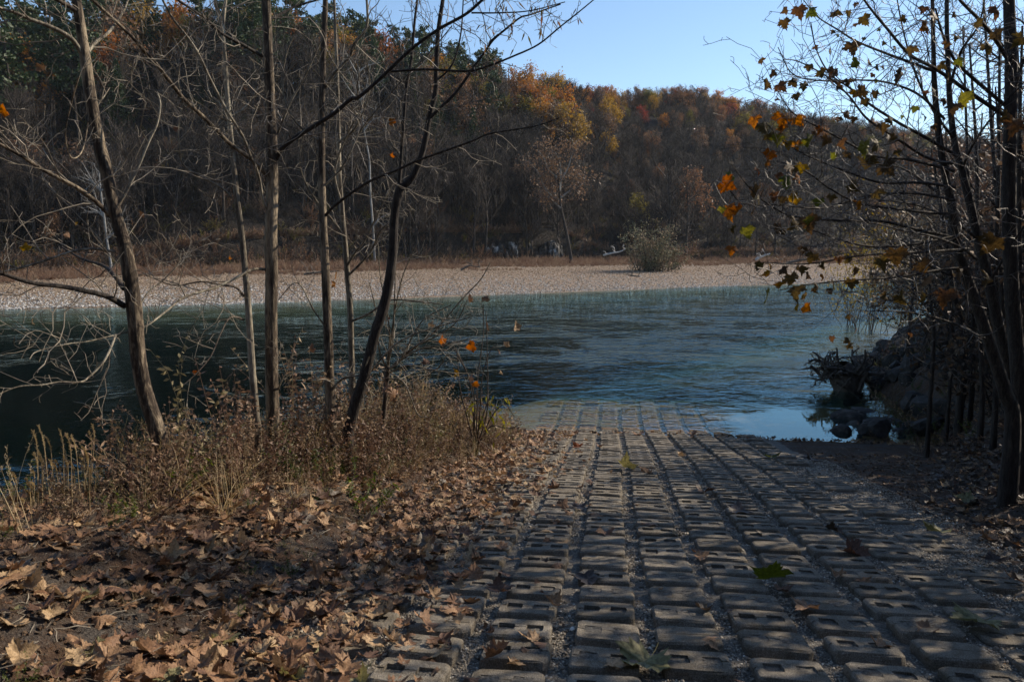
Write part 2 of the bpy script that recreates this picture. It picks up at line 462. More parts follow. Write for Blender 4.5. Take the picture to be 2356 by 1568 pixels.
# ------------------------------------------------------------------ water
def water_material():
    m, nt, b, out = newmat('river_water')
    nt.nodes.remove(b)
    g = N(nt, 'ShaderNodeNewGeometry')
    mp1 = N(nt, 'ShaderNodeMapping'); mp1.inputs['Scale'].default_value = (0.75, 0.95, 1); mp1.inputs['Rotation'].default_value = (0, 0, math.radians(-18))
    nt.links.new(g.outputs['Position'], mp1.inputs[0])
    mp2 = N(nt, 'ShaderNodeMapping'); mp2.inputs['Scale'].default_value = (0.055, 0.085, 1); mp2.inputs['Rotation'].default_value = (0, 0, math.radians(-30))
    nt.links.new(g.outputs['Position'], mp2.inputs[0])
    w1 = noise(nt, 3.0, 3, 0.5, mp1.outputs[0], 0.6)
    w0 = noise(nt, 0.85, 2, 0.5, mp1.outputs[0], 0.8)
    w2 = noise(nt, 6.5, 3, 0.6, mp1.outputs[0], 0.3)
    pm = noise(nt, 2.4, 7, 0.72, mp2.outputs[0], 0.8)
    pr = ramp(nt, [(0.49, (0.17, 0.17, 0.17)), (0.66, (1, 1, 1))], pm.outputs[0])
    # the cove beside the ramp lies sheltered and calm
    sx = N(nt, 'ShaderNodeSeparateXYZ'); nt.links.new(g.outputs['Position'], sx.inputs[0])
    vd = N(nt, 'ShaderNodeVectorMath', operation='DISTANCE'); nt.links.new(g.outputs['Position'], vd.inputs[0]); vd.inputs[1].default_value = (6.4, 16.7, 0)
    cm = N(nt, 'ShaderNodeMapRange'); nt.links.new(vd.outputs['Value'], cm.inputs[0]); cm.inputs[1].default_value = 1.6; cm.inputs[2].default_value = 4.2
    cm.inputs[3].default_value = 0.07; cm.inputs[4].default_value = 1.0
    mul = N(nt, 'ShaderNodeMath', operation='MULTIPLY'); nt.links.new(pr.outputs[0], mul.inputs[0]); nt.links.new(cm.outputs[0], mul.inputs[1])
    xr = N(nt, 'ShaderNodeMapRange'); nt.links.new(sx.outputs[0], xr.inputs[0]); xr.inputs[1].default_value = -14; xr.inputs[2].default_value = 4
    xr.inputs[3].default_value = 0.35; xr.inputs[4].default_value = 1.25      # the riffle runs on the right side of the bend
    mul2 = N(nt, 'ShaderNodeMath', operation='MULTIPLY'); nt.links.new(mul.outputs[0], mul2.inputs[0]); nt.links.new(xr.outputs[0], mul2.inputs[1]); mul = mul2
    hsum = N(nt, 'ShaderNodeMath', operation='MULTIPLY_ADD'); nt.links.new(w2.outputs[0], hsum.inputs[0]); hsum.inputs[1].default_value = 0.30; nt.links.new(w1.outputs[0], hsum.inputs[2])
    bp = N(nt, 'ShaderNodeBump'); bp.inputs['Distance'].default_value = 0.12
    nt.links.new(mul.outputs[0], bp.inputs['Strength'])
    h0 = N(nt, 'ShaderNodeMath', operation='MULTIPLY_ADD'); nt.links.new(w0.outputs[0], h0.inputs[0]); h0.inputs[1].default_value = 2.2; nt.links.new(hsum.outputs[0], h0.inputs[2])
    nt.links.new(h0.outputs[0], bp.inputs['Height'])
    gl = N(nt, 'ShaderNodeBsdfGlossy'); gl.inputs['Roughness'].default_value = 0.02; gl.inputs[0].default_value = (0.62, 0.88, 0.96, 1)
    tr = N(nt, 'ShaderNodeBsdfTransparent'); tr.inputs[0].default_value = (0.9, 0.93, 0.92, 1)
    lw = N(nt, 'ShaderNodeLayerWeight'); nt.links.new(bp.outputs[0], lw.inputs['Normal'])
    pw = N(nt, 'ShaderNodeMath', operation='POWER'); nt.links.new(lw.outputs['Facing'], pw.inputs[0]); pw.inputs[1].default_value = 5.6
    fr = N(nt, 'ShaderNodeMath', operation='MULTIPLY_ADD'); nt.links.new(pw.outputs[0], fr.inputs[0]); fr.inputs[1].default_value = 0.97; fr.inputs[2].default_value = 0.02
    nt.links.new(bp.outputs[0], gl.inputs['Normal'])
    mx = N(nt, 'ShaderNodeMixShader')
    nt.links.new(fr.outputs[0], mx.inputs[0]); nt.links.new(tr.outputs[0], mx.inputs[1]); nt.links.new(gl.outputs[0], mx.inputs[2])
    nt.links.new(mx.outputs[0], out.inputs[0])
    va = N(nt, 'ShaderNodeVolumeAbsorption'); va.inputs['Color'].default_value = (0.45, 0.70, 0.68, 1); va.inputs['Density'].default_value = 0.55
    nt.links.new(va.outputs[0], out.inputs['Volume'])
    return m
M['water'] = water_material()
mb = MB()
xw = [-900, 1500]; yw = [3.5, 700]
V = [(xw[i], yw[j], z) for z in (0.0, -6.0) for j in (0, 1) for i in (0, 1)]
mb.add(V, quads=[(0, 1, 3, 2), (4, 6, 7, 5), (0, 4, 5, 1), (1, 5, 7, 3), (3, 7, 6, 2), (2, 6, 4, 0)])
water = mb.obj('river_water', M['water'], smooth=False); tag(water, kind='structure')

# ------------------------------------------------------------------ geometry-node scatter (for uncountable stuff)
HID = {}
def proto_collection(name, meshes):
    c = bpy.data.collections.new(name)
    for i, me in enumerate(meshes):
        o = bpy.data.objects.new('%s_source' % name, me); c.objects.link(o)
    HID[name] = c
    return c

def scatter(name, coll, P, R, S, idx, parent=None, kind='stuff', label=None, cat=None):
    me = bpy.data.meshes.new(name)
    n = len(P)
    me.vertices.add(n); me.vertices.foreach_set('co', np.asarray(P, np.float32).ravel())
    a = me.attributes.new('rot', 'FLOAT_VECTOR', 'POINT'); a.data.foreach_set('vector', np.asarray(R, np.float32).ravel())
    a = me.attributes.new('scl', 'FLOAT_VECTOR', 'POINT')
    S = np.asarray(S, np.float32); S = np.repeat(S[:, None], 3, 1) if S.ndim == 1 else S
    a.data.foreach_set('vector', S.ravel())
    a = me.attributes.new('pick', 'INT', 'POINT'); a.data.foreach_set('value', np.asarray(idx, np.int32))
    o = bpy.data.objects.new(name, me); COL.objects.link(o)
    if parent: o.parent = parent
    ng = bpy.data.node_groups.new(name + '_nodes', 'GeometryNodeTree')
    ng.interface.new_socket('Geometry', in_out='INPUT', socket_type='NodeSocketGeometry')
    ng.interface.new_socket('Geometry', in_out='OUTPUT', socket_type='NodeSocketGeometry')
    gi = ng.nodes.new('NodeGroupInput'); go = ng.nodes.new('NodeGroupOutput')
    ci = ng.nodes.new('GeometryNodeCollectionInfo'); ci.inputs['Collection'].default_value = coll
    ci.inputs['Separate Children'].default_value = True; ci.inputs['Reset Children'].default_value = True
    iop = ng.nodes.new('GeometryNodeInstanceOnPoints'); iop.inputs['Pick Instance'].default_value = True
    def att(nm, t):
        k = ng.nodes.new('GeometryNodeInputNamedAttribute'); k.data_type = t; k.inputs['Name'].default_value = nm; return k.outputs[0]
    e2r = ng.nodes.new('FunctionNodeEulerToRotation')
    L = ng.links.new
    L(att('rot', 'FLOAT_VECTOR'), e2r.inputs[0])
    L(gi.outputs[0], iop.inputs['Points']); L(ci.outputs[0], iop.inputs['Instance'])
    L(att('pick', 'INT'), iop.inputs['Instance Index']); L(e2r.outputs[0], iop.inputs['Rotation'])
    L(att('scl', 'FLOAT_VECTOR'), iop.inputs['Scale']); L(iop.outputs[0], go.inputs[0])
    md = o.modifiers.new('scatter', 'NODES'); md.node_group = ng
    tag(o, label, cat, None, kind)
    return o

# ------------------------------------------------------------------ paving blocks of the ramp
M['block'] = None
def concrete():
    m, nt, b, out = newmat('ramp_concrete')
    v = mapping(nt, (1, 1, 1), 'World')
    n1 = noise(nt, 160, 3, 0.7, v); n2 = noise(nt, 2.5, 6, 0.7, v); n3 = noise(nt, 14, 5, 0.7, v)
    r1 = ramp(nt, [(0.3, (0.08, 0.072, 0.06)), (0.5, (0.20, 0.18, 0.15)), (0.7, (0.40, 0.36, 0.30))], n1.outputs[0])
    r2 = ramp(nt, [(0.3, (0.62, 0.60, 0.57)), (0.6, (1.05, 1.03, 1.0))], n2.outputs[0])
    r3 = ramp(nt, [(0.35, (0.72, 0.68, 0.60)), (0.55, (1, 1, 1))], n3.outputs[0])
    c = mixc(nt, 1.0, r1.outputs[0], r2.outputs[0], 'MULTIPLY'); c = mixc(nt, 1.0, c, r3.outputs[0], 'MULTIPLY')
    oi = N(nt, 'ShaderNodeObjectInfo')
    ro = ramp(nt, [(0, (0.85, 0.83, 0.80)), (1, (1.12, 1.12, 1.12))], oi.outputs['Random'])
    c = mixc(nt, 1.0, c, ro.outputs[0], 'MULTIPLY')
    nt.links.new(c, b.inputs['Base Color'])
    c = silt_and_depth_fade(nt, c)
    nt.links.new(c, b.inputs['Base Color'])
    b.inputs['Roughness'].default_value = 0.9; b.inputs['Specular IOR Level'].default_value = 0.25
    add = N(nt, 'ShaderNodeMath', operation='ADD'); nt.links.new(n1.outputs[0], add.inputs[0]); nt.links.new(n3.outputs[0], add.inputs[1])
    bump(nt, add.outputs[0], 0.9, 0.012, b)
    return m
M['block'] = concrete()

def block_mesh(variant):
    """two cast halves that meet at a thin seam, with two open cells (or none)"""
    r = np.random.default_rng(100 + variant)
    mb = MB()
    w, l, h = 0.179, 0.144, 0.098
    hx0, hx1, hy = 0.030, 0.130, 0.050
    for sgn in (1, -1):
        g = 0.0035
        if variant % 6 == 5:
            inner = [(w, g), (-w, g)]
        else:
            inner = [(w, g), (hx1, g), (hx1 - 0.004, hy), (hx0 + 0.004, hy), (hx0, g), (-hx0, g), (-hx0 - 0.004, hy), (-hx1 + 0.004, hy), (-hx1, g), (-w, g)]
        outer = [(-w, l - 0.03), (-w + 0.01, l - 0.01), (-w + 0.03, l), (0, l), (w - 0.03, l), (w - 0.01, l - 0.01), (w, l - 0.03)]
        loop = [(x, y) for x, y in inner] + outer
        L = []
        for x, y in loop:
            on = (abs(x) > w - 0.032 or y > l - 0.032)
            L.append((x, y, on))
        def ring(z, ins):
            out = []
            for x, y, on in L:
                xx, yy = x, y
                if abs(x) > w - 0.035: xx = x - math.copysign(ins, x)
                if y > l - 0.035: yy = y - ins
                out.append((xx, sgn * yy, z))
            return out
        lv = [(-0.05, -0.022), (h * 0.55, -0.004), (h * 0.86, 0.004), (h * 0.97, 0.013), (h, 0.024)]
        V = []
        for z, ins in lv: V += ring(z, ins)
        V = np.array(V); k = len(L)
        V[k:, 2] += r.normal(0, 0.0016, len(V) - k)
        V[:, :2] += r.normal(0, 0.0014, (len(V), 2))
        Q = []
        for i in range(len(lv) - 1):
            for j in range(k):
                q = [i * k + j, i * k + (j + 1) % k, (i + 1) * k + (j + 1) % k, (i + 1) * k + j]
                Q.append(q if sgn < 0 else q[::-1])
        mb.add(V, quads=Q)
        # top face cut into simple strips
        o = (len(lv) - 1) * k
        idx = {i: o + i for i in range(k)}
        n_in = len(inner)
        topq = []
        if n_in == 2:
            T = [o + i for i in range(k)]
            ctr = V[o:].mean(0)
            base = mb.n
            mb.add([ctr], None)
            t = []
            for i in range(k):
                q = [T[i], T[(i + 1) % k], base - (mb.n - 1 - len(V)) if False else -1]
            # fan
            tri = [(T[i] + (mb.n - 1 - len(V)), T[(i + 1) % k] + (mb.n - 1 - len(V)), mb.n - 1) for i in range(k)]
            tri = np.array(tri if sgn < 0 else [x[::-1] for x in tri])
            mb.t.append(tri); mb.tm.append(np.zeros(len(tri), int))
        else:
            f0 = mb.n - len(V)
            def q(*ii):
                ii = [f0 + o + i for i in ii]
                ii = ii if sgn < 0 else ii[::-1]
                if len(ii) == 4: mb.q.append(np.array([ii])); mb.qm.append(np.zeros(1, int))
                else: mb.t.append(np.array([ii])); mb.tm.append(np.zeros(1, int))
            # indices: inner 0..9 ; outer 10..16
            q(0, 16, 15, 2); q(0, 2, 1); q(2, 15, 14); q(2, 14, 13, 3); q(3, 13, 6)
            q(3, 6, 5, 4); q(6, 13, 12, 7); q(7, 12, 11); q(7, 11, 10, 9); q(7, 9, 8)
    if variant % 6 != 5:
        for sx in (-1, 1):          # gravel packed into the open cells
            zc = h - [0.004, 0.009, 0.006, 0.020, 0.012][variant % 6] - (0.007 if (variant + sx) % 3 == 0 else 0)
            gx = np.linspace(hx0 - .004, hx1 + .004, 5) * sx; gy = np.linspace(-hy - .003, hy + .003, 6)
            GX, GY = np.meshgrid(gx, gy); GZ = zc + r.normal(0, .003, GX.shape)
            ii = np.arange(5)[:, None] * 5; jj = np.arange(4)[None]
            q = np.stack([ii + jj, ii + jj + 1, ii + jj + 6, ii + jj + 5], -1).reshape(-1, 4)
            mb.add(np.stack([GX, GY, GZ], -1).reshape(-1, 3), quads=q if sx > 0 else q[:, ::-1], m=1)
    return mb.mesh('paving_block', [M['block'], M['rampbed']], smooth=False)

blocks = [block_mesh(i) for i in range(6)]
ROW = 0.374
cand = []
for k in range(-3, 7):
    for j in range(-2, 64):
        a0 = 3.1 + j * ROW
        b0 = B0 + k * COLS
        edge_cut = (j > 41 and rng.random() < (j - 41) * .08) or (k <= -4 and rng.random() < 0.45) or (k >= 6 and rng.random() < 0.35)
        if edge_cut: continue
        jig = rng.normal(0, 0.006, 2)
        a = a0 + jig[0] + 0.012 * math.sin(k * 1.7); b = b0 + jig[1] + 0.02 * math.sin(a0 * 0.6 + k * 0.3)
        if a > 26: continue
        sink = 0.0
        if k <= -3: sink = 0.012 + 0.012 * rng.random()
        if k <= -4: sink = 0.03
        if k >= 5: sink = 0.012 + 0.02 * rng.random() * (k - 4)
        if a < 7.0: sink += 0.008 * rng.random()
        x = a * RD[0] + b * RL[0]; y = a * RD[1] + b * RL[1]
        z = float(rz(a)) - 0.012 - sink + rng.normal(0, 0.004)
        u = x / y
        vis = (y > 2.6) and (u < 0.72) and a < 16.8
        tilt = rng.normal(0, 0.018, 2)
        var = 5 if ((j * 5 + k * 3) % 9 == 0) else int(rng.integers(0, 5))
        cand.append((0 if vis else 1, y, (x, y, z), (math.atan(-SL if a < A_W else (-0.036 if a < 20.5 else -0.156)) + tilt[0], tilt[1], math.atan2(RL[1], RL[0]) + rng.normal(0, 0.012)), var))
cand.sort(key=lambda c: (c[0], c[1]))
for c in cand[:300]:
    o = bpy.data.objects.new('paving_block', blocks[c[4]]); COL.objects.link(o)
    o.location = c[2]; o.rotation_euler = c[3]; o.parent = ramp_bed
rest = cand[300:]
cb = proto_collection('paving', blocks)
scatter('paving_block_field', cb, [c[2] for c in rest], [c[3] for c in rest], np.ones(len(rest)), [c[4] for c in rest], parent=ramp_bed)

# pebbles in the joints and cells
def pebble(seed):
    bm = bmesh.new(); bmesh.ops.create_icosphere(bm, subdivisions=1, radius=1)
    r = random.Random(seed)
    for v in bm.verts: v.co = Vector((v.co.x * r.uniform(.8, 1.2), v.co.y * r.uniform(.6, 1), v.co.z * r.uniform(.45, .8)))
    me = bpy.data.meshes.new('pebble'); bm.to_mesh(me); bm.free(); me.materials.append(M['pebble']); return me
mp_, nt_, b_, o_ = newmat('pebble')
oi = N(nt_, 'ShaderNodeObjectInfo')
r_ = ramp(nt_, [(0, (0.08, 0.066, 0.05)), (0.35, (0.19, 0.16, 0.125)), (0.7, (0.32, 0.275, 0.215)), (0.93, (0.42, 0.37, 0.29)), (1, (0.6, 0.57, 0.5))], oi.outputs['Random'])
nt_.links.new(r_.outputs[0], b_.inputs['Base Color']); b_.inputs['Roughness'].default_value = 0.85; b_.inputs['Specular IOR Level'].default_value = 0.25
M['pebble'] = mp_
pc = proto_collection('pebbles', [pebble(i) for i in range(4)])
n = 190000
a = 2.4 + 10.5 * rng.random(n) ** 1.5; b = rng.uniform(-2.2, 3.4, n)
x = a * RD[0] + b * RL[0]; y = a * RD[1] + b * RL[1]
sc = rng.uniform(0.0035, 0.0078, n) * (0.9 + a * 0.06) * (1 + 1.2 * (rng.random(n) > 0.975))
z = H0 - SL * a + FILL(a) + 0.012 + 0.02 * vnoise(x * 5, y * 5, 21) + 0.012 * vnoise(x * 17, y * 17, 22) + 0.014 * vnoise(x * 2.2, y * 2.2, 44) + sc * 0.3 - 0.002
scatter('gravel', pc, np.stack([x, y, z], 1), rng.uniform(0, 6.28, (n, 3)) * [0.1, 0.1, 1], sc, rng.integers(0, 4, n), parent=ramp_bed)
# cobbles over the far gravel bar
n = 52000
px = rng.uniform(-100, 2450, n); t = rng.random(n) ** 1.6
fy = np.interp(px, [-200, 0, 600, 1200, 1600, 1900, 2100, 2500], [44, 48.3, 54, 65, 75.7, 85, 93, 118])
dbx = np.interp(px, PXK, DB)
y = fy + t * (dbx - fy) * 0.8; x = (px - 1178) / FX * y
z = ground_z(x, y, False)
sc = rng.uniform(0.03, 0.095, n)
mc, ntc, bc, oc = newmat('cobble_stone')
oi = N(ntc, 'ShaderNodeObjectInfo')
rc = ramp(ntc, [(0, (0.10, 0.060, 0.036)), (0.5, (0.205, 0.14, 0.082)), (0.8, (0.28, 0.20, 0.118)), (1, (0.36, 0.285, 0.19))], oi.outputs['Random'])
ntc.links.new(rc.outputs[0], bc.inputs['Base Color']); bc.inputs['Roughness'].default_value = 0.9
M['cobble_stone'] = mc
keepm = M['pebble']; M['pebble'] = mc
cc_list = [pebble(i + 20) for i in range(4)]
m2, nt2, b2, o2 = newmat('pale_cobble_stone'); oi2 = N(nt2, 'ShaderNodeObjectInfo')
r2_ = ramp(nt2, [(0, (0.14, 0.125, 0.11)), (0.5, (0.30, 0.28, 0.25)), (1, (0.56, 0.54, 0.50))], oi2.outputs['Random']); nt2.links.new(r2_.outputs[0], b2.inputs['Base Color']); b2.inputs['Roughness'].default_value = .9
M['pebble'] = m2
cc = proto_collection('cobbles', cc_list + [pebble(i + 30) for i in range(4)])
M['pebble'] = keepm
scatter('cobbles', cc, np.stack([x, y, z], 1), rng.uniform(0, 6.28, (n, 3)) * [0.1, 0.1, 1], sc, rng.integers(0, 4, n) + 4 * (rng.random(n) < np.interp(t, [0, .3, .45], [.85, .5, .05])), parent=gbar)

# ------------------------------------------------------------------ sycamore leaves
HALF = [(.02, .02), (.15, -.06), (.33, -.10), (.29, .01), (.45, .05), (.39, .13), (.50, .20), (.60, .31), (.45, .30), (.40, .39), (.24, .37), (.29, .50), (.17, .54), (.15, .70), (.07, .71), (0, .93)]
def leaf_mesh(seed, curl, mat, name='leaf'):
    r = np.random.default_rng(seed)
    R_ = np.array(HALF); Lh = R_[:-1][::-1] * [-1, 1]
    out = np.vstack([R_, Lh]) + r.normal(0, 0.018, (len(R_) * 2 - 1, 2))
    c = np.array([0, 0.24]); n = len(out)
    mid = c + (out - c) * 0.5
    P = np.vstack([[c], mid, out])
    x, y = P[:, 0], P[:, 1]
    th = np.arctan2(y - .24, x); rad = np.hypot(x, y - .24)
    curl = curl * 0.62
    z = curl * (0.55 * rad ** 1.6 * (1 + 0.7 * np.sin(3 * th + r.uniform(0, 6))) + 0.30 * np.abs(x) * r.uniform(-1, 1) + 0.25 * (y - .3) ** 2 * r.uniform(-1.5, 1.5))
    z += curl * 0.10 * np.sin(9 * x + r.uniform(0, 6)) * rad + 0.02 * r.normal(size=len(P))
    ang = curl * r.uniform(0.3, 1.5)
    k = np.clip(1 - 0.22 * curl * rad, 0.5, 1)
    V = np.stack([x * k, y * k, z], 1)
    V[:, 2] -= V[:, 2].min() * 0.6
    T = []; Q = []
    for i in range(n):
        j = (i + 1) % n
        T.append((0, 1 + i, 1 + j)); Q.append((1 + i, 1 + n + i, 1 + n + j, 1 + j))
    mb = MB(); mb.add(V, quads=Q, tris=T)
    st = np.array([[0, .02, V[0, 2]], [0.02, -.12, V[0, 2] + .03], [0.05, -.26, V[0, 2] + .09]])
    mb.tube(st, [0.009, 0.008, 0.010], 3)
    return mb.mesh(name, mat)
LV = {}
for key, mt in (('brown', 'leaf_brown'), ('grey', 'leaf_grey'), ('orange', 'leaf_orange'), ('green', 'leaf_green'), ('olive', 'leaf_tan_green'), ('dusk', 'leaf_dusk')):
    LV[key] = [leaf_mesh(i * 7 + hash(key) % 1 + len(key), [0.6, 1.0, 1.4, 1.8, 0.8, 1.2][i], M[mt]) for i in range(6)]

def put_leaf(me, loc, rot, s, parent=None, name='leaf'):
    o = bpy.data.objects.new(name, me); COL.objects.link(o)
    o.location = loc; o.rotation_euler = rot; o.scale = (s, s, s)
    if parent: o.parent = parent
    return o

# ground litter
def litter(n, xr, yr, dens, keys, smin, smax):
    out = []
    x = rng.uniform(*xr, n); y = rng.uniform(*yr, n)
    a, b = ab(x, y)
    z = ground_z(x, y)
    d1 = -sdist(x, y, SHORE)
    p = dens(x, y, a, b, d1)
    k = rng.random(n) < p
    x, y, z, a, b = x[k], y[k], z[k], a[k], b[k]
    onr = (b > -2.3) & (b < 3.2)
    z = np.where(onr, H0 - SL * a + 0.078, z + 0.012) + rng.random(len(x)) * 0.03
    return x, y, z
def dl(x, y, a, b, d1):
    p = np.where(b < -1.25, 1.0, np.where(b < -0.8, 0.55, np.where(b < -.3, 0.09, 0.012)))
    p = p * np.where((b < -1.2) & (b > -3.2), 1.0, 0.7) * (d1 > 0.1)
    p = p * np.where(a < 3.0, 0.9, 1)
    return p * np.clip(0.15 + 1.5 * (vnoise(x * 1.5, y * 1.5, 31) + 0.5) * (0.4 + vnoise(x * 5, y * 5, 35) + .5), 0.62, 1)
def dr(x, y, a, b, d1):
    lo = np.interp(a, [0, 5, 9, 13, 16], [2.5, 2.6, 3.4, 5.0, 6.3])
    return np.clip((b - lo) / 0.5, 0.0, 1) * (d1 > 0.0) * (0.45 + (vnoise(x, y, 33) + 0.5) * 0.8)
lx1, ly1, lz1 = litter(30000, (-7, 1.5), (1.2, 15.5), dl, None, 0, 0)
lx2, ly2, lz2 = litter(26000, (2, 12), (2.5, 17), dr, None, 0, 0)
x = np.concatenate([lx1, lx2]); y = np.concatenate([ly1, ly2]); z = np.concatenate([lz1, lz2])
side = np.concatenate([np.zeros(len(lx1)), np.ones(len(lx2))])
u = x / y; v_ = (z - CAMZ) / y
pyv = 784 - FX * np.tan(np.arctan(v_) + PITCH)
inview = (np.abs(u) < 0.66) & (pyv < 1600)
order = np.argsort(np.where(inview, y, y + 1000))
nlit = len(x)
rot = np.stack([rng.normal(0, 0.24, nlit) + (rng.random(nlit) < 0.3) * math.pi, rng.normal(0, 0.24, nlit), rng.uniform(0, 6.28, nlit)], 1)
scl = 0.040 + 0.130 * rng.random(nlit) ** 1.45
base_ = rng.integers(0, 6, nlit)
for i in order[:270]:
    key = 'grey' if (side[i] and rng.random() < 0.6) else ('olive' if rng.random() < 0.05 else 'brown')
    put_leaf(LV[key][base_[i]], (x[i], y[i], z[i]), tuple(rot[i]), scl[i] * 1.12, parent=bank)
ro_ = order[270:]
lc = proto_collection('litter', LV['brown'] + LV['grey'])
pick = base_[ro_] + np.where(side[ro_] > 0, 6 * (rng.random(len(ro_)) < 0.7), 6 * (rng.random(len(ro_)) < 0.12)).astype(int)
scatter('leaf_litter', lc, np.stack([x, y, z], 1)[ro_], rot[ro_], scl[ro_], pick, parent=bank)
n = 260
b = rng.uniform(-1.9, 6.6, n); a = 15.75 + rng.normal(0, .10, n) + 0.12 * np.sin(b * 1.9)
x_ = a * RD[0] + b * RL[0]; y_ = a * RD[1] + b * RL[1]
scatter('strand_leaves', lc, np.stack([x_, y_, np.maximum(ground_z(x_, y_), 0) + np.where(b < 3.2, .075, .03)], 1), np.stack([rng.normal(0, .5, n), rng.normal(0, .5, n), rng.uniform(0, 6.28, n)], 1), rng.uniform(.05, .13, n), rng.integers(0, 12, n), parent=bank)
# crumbs: broken leaf bits, soil clods and dead stems on the bank soil
def crumb(seed):
    r = np.random.default_rng(seed); mb = MB()
    P = np.array([(0, 0, 0), (1, .2, .1), (.7, .9, .35), (-.2, .8, .1)]) + r.normal(0, .2, (4, 3))
    mb.add(P, quads=[(0, 1, 2, 3)])
    return mb.mesh('crumb', M['leaf_brown'])
def clod(seed):
    bm = bmesh.new(); bmesh.ops.create_icosphere(bm, subdivisions=1, radius=.6); r = random.Random(seed)
    for v in bm.verts: v.co *= r.uniform(.6, 1.3)
    me = bpy.data.meshes.new('clod'); bm.to_mesh(me); bm.free(); me.materials.append(M['soil']); return me
def straw(seed):
    r = np.random.default_rng(seed); mb = MB()
    P = np.array([(0, 0, 0), (2, .3, .3), (4, 0, .5), (6, .8, .4)]) + r.normal(0, .3, (4, 3))
    mb.tube(P, 0.12, 3)
    return mb.mesh('straw', M['twig'])
kc = proto_collection('crumbs', [crumb(1), crumb(2), crumb(3), clod(4), clod(5), clod(6), straw(7), straw(8), straw(9), straw(10)])
n = 60000
y = 1.3 + 12 * rng.random(n) ** 1.8; x = rng.uniform(-0.75, 0.75, n) * (y + 1)
a, b = ab(x, y); d1 = -sdist(x, y, SHORE)
k = (d1 > 0.05) & ((b < -1.7) | (b > 3.1))
x, y = x[k], y[k]; n = len(x)
scatter('litter_crumbs', kc, np.stack([x, y, ground_z(x, y) + .004], 1), rng.uniform(0, 6.28, (n, 3)) * [0.12, 0.12, 1], rng.uniform(0.006, 0.024, n) * (0.8 + y * .08), rng.integers(0, 10, n), parent=bank)
n = 1500
a = 2.6 + 13 * rng.random(n); b = rng.uniform(-2.2, 4.4, n)
x = a * RD[0] + b * RL[0]; y = a * RD[1] + b * RL[1]
scatter('ramp_crumbs', kc, np.stack([x, y, H0 - SL * a + 0.035], 1), rng.uniform(0, 6.28, (n, 3)) * [0.12, 0.12, 1], rng.uniform(0.008, 0.022, n), rng.choice([0, 1, 2, 6, 7], n), parent=ramp_bed)

# single leaves lying on the ramp
RL_ = [(1500, 1545, 165, 'olive', 'large olive green sycamore leaf lying flat at the bottom edge of the ramp'),
       (1770, 1358, 105, 'green', 'dark green folded sycamore leaf with upright lobe on the ramp'),
       (1345, 1350, 90, 'grey', 'dark crumpled leaf bridging the joint between two block columns'),
       (1618, 1297, 50, 'brown', 'small tan leaf curled on a block left of the green leaf'),
       (1945, 1292, 85, 'brown', 'pair of tan leaf lobes on the right half of the ramp'),
       (1860, 1425, 85, 'brown', 'tan leaf with pale underside below the dark green leaf'),
       (1785, 1385, 60, 'brown', 'tan leaf tucked beneath the dark green leaf'),
       (2265, 1460, 150, 'olive', 'long pale olive leaf folded at the lower right corner'),
       (2140, 1480, 70, 'brown', 'brown cupped leaf left of the long pale leaf at lower right'),
       (1442, 1092, 60, 'olive', 'yellow green leaf standing upright far down the ramp'),
       (1500, 1102, 50, 'brown', 'pale tan leaf just right of the upright green leaf'),
       (1775, 1062, 48, 'green', 'yellow green leaf near the gravel on the right edge of the ramp'),
       (1870, 1070, 45, 'grey', 'dark leaf on the gravel right of the ramp end'),
       (1295, 1270, 50, 'brown', 'rounded brown leaf curled on the second block column'),
       (1390, 1245, 50, 'brown', 'small brown leaf resting in the cells of a middle block'),
       (1745, 1250, 60, 'grey', 'grey tented leaf above the dark green leaf'),
       (1925, 1345, 50, 'brown', 'small crumpled leaf right of the tan leaf pair'),
       (1980, 1360, 50, 'brown', 'rust brown leaf beside the small crumpled leaf'),
       (1240, 1505, 75, 'brown', 'veined brown leaf at the lower left edge of the ramp'),
       (1395, 1565, 80, 'brown', 'brown leaf cut by the bottom edge of the picture'),
       (2025, 1525, 60, 'brown', 'pinkish tan leaf between the bottom right blocks'),
       (1325, 1188, 50, 'grey', 'dull leaf lying across a far left joint'),
       (1285, 1140, 45, 'brown', 'brown leaf on the far left block column'),
       (1225, 1070, 45, 'brown', 'brown leaf beside the weeds near the waterline'),
       (1335, 1040, 35, 'orange', 'bright orange leaf near the top end of the ramp'),
       (1300, 1012, 35, 'orange', 'bright orange leaf lying right at the waterline'),
       (1620, 1150, 55, 'brown', 'small leaf on the sixth block column'),
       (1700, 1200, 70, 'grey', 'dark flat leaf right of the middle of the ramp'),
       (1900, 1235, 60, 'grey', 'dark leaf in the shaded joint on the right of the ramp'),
       (2230, 1170, 60, 'olive', 'pale leaf at the border of the shaded litter'),
       (2170, 1245, 85, 'olive', 'broad pale leaf where ramp and litter meet'),
       (2290, 1320, 70, 'grey', 'whitish leaf on the litter at the right border'),
       (1180, 1185, 50, 'brown', 'tan leaf on the outermost left blocks'),
       (1145, 1385, 75, 'brown', 'large brown leaf overlapping the left border blocks'),
       (1560, 1060, 30, 'brown', 'small brown leaf on a sunlit far block'),
       (1470, 1010, 32, 'brown', 'brown leaf on the waterline blocks in the middle'),
       (1600, 1008, 35, 'brown', 'brown leaf on the waterline blocks right of the middle'),
       (2040, 1200, 45, 'brown', 'brown leaf by the right border of the ramp')]
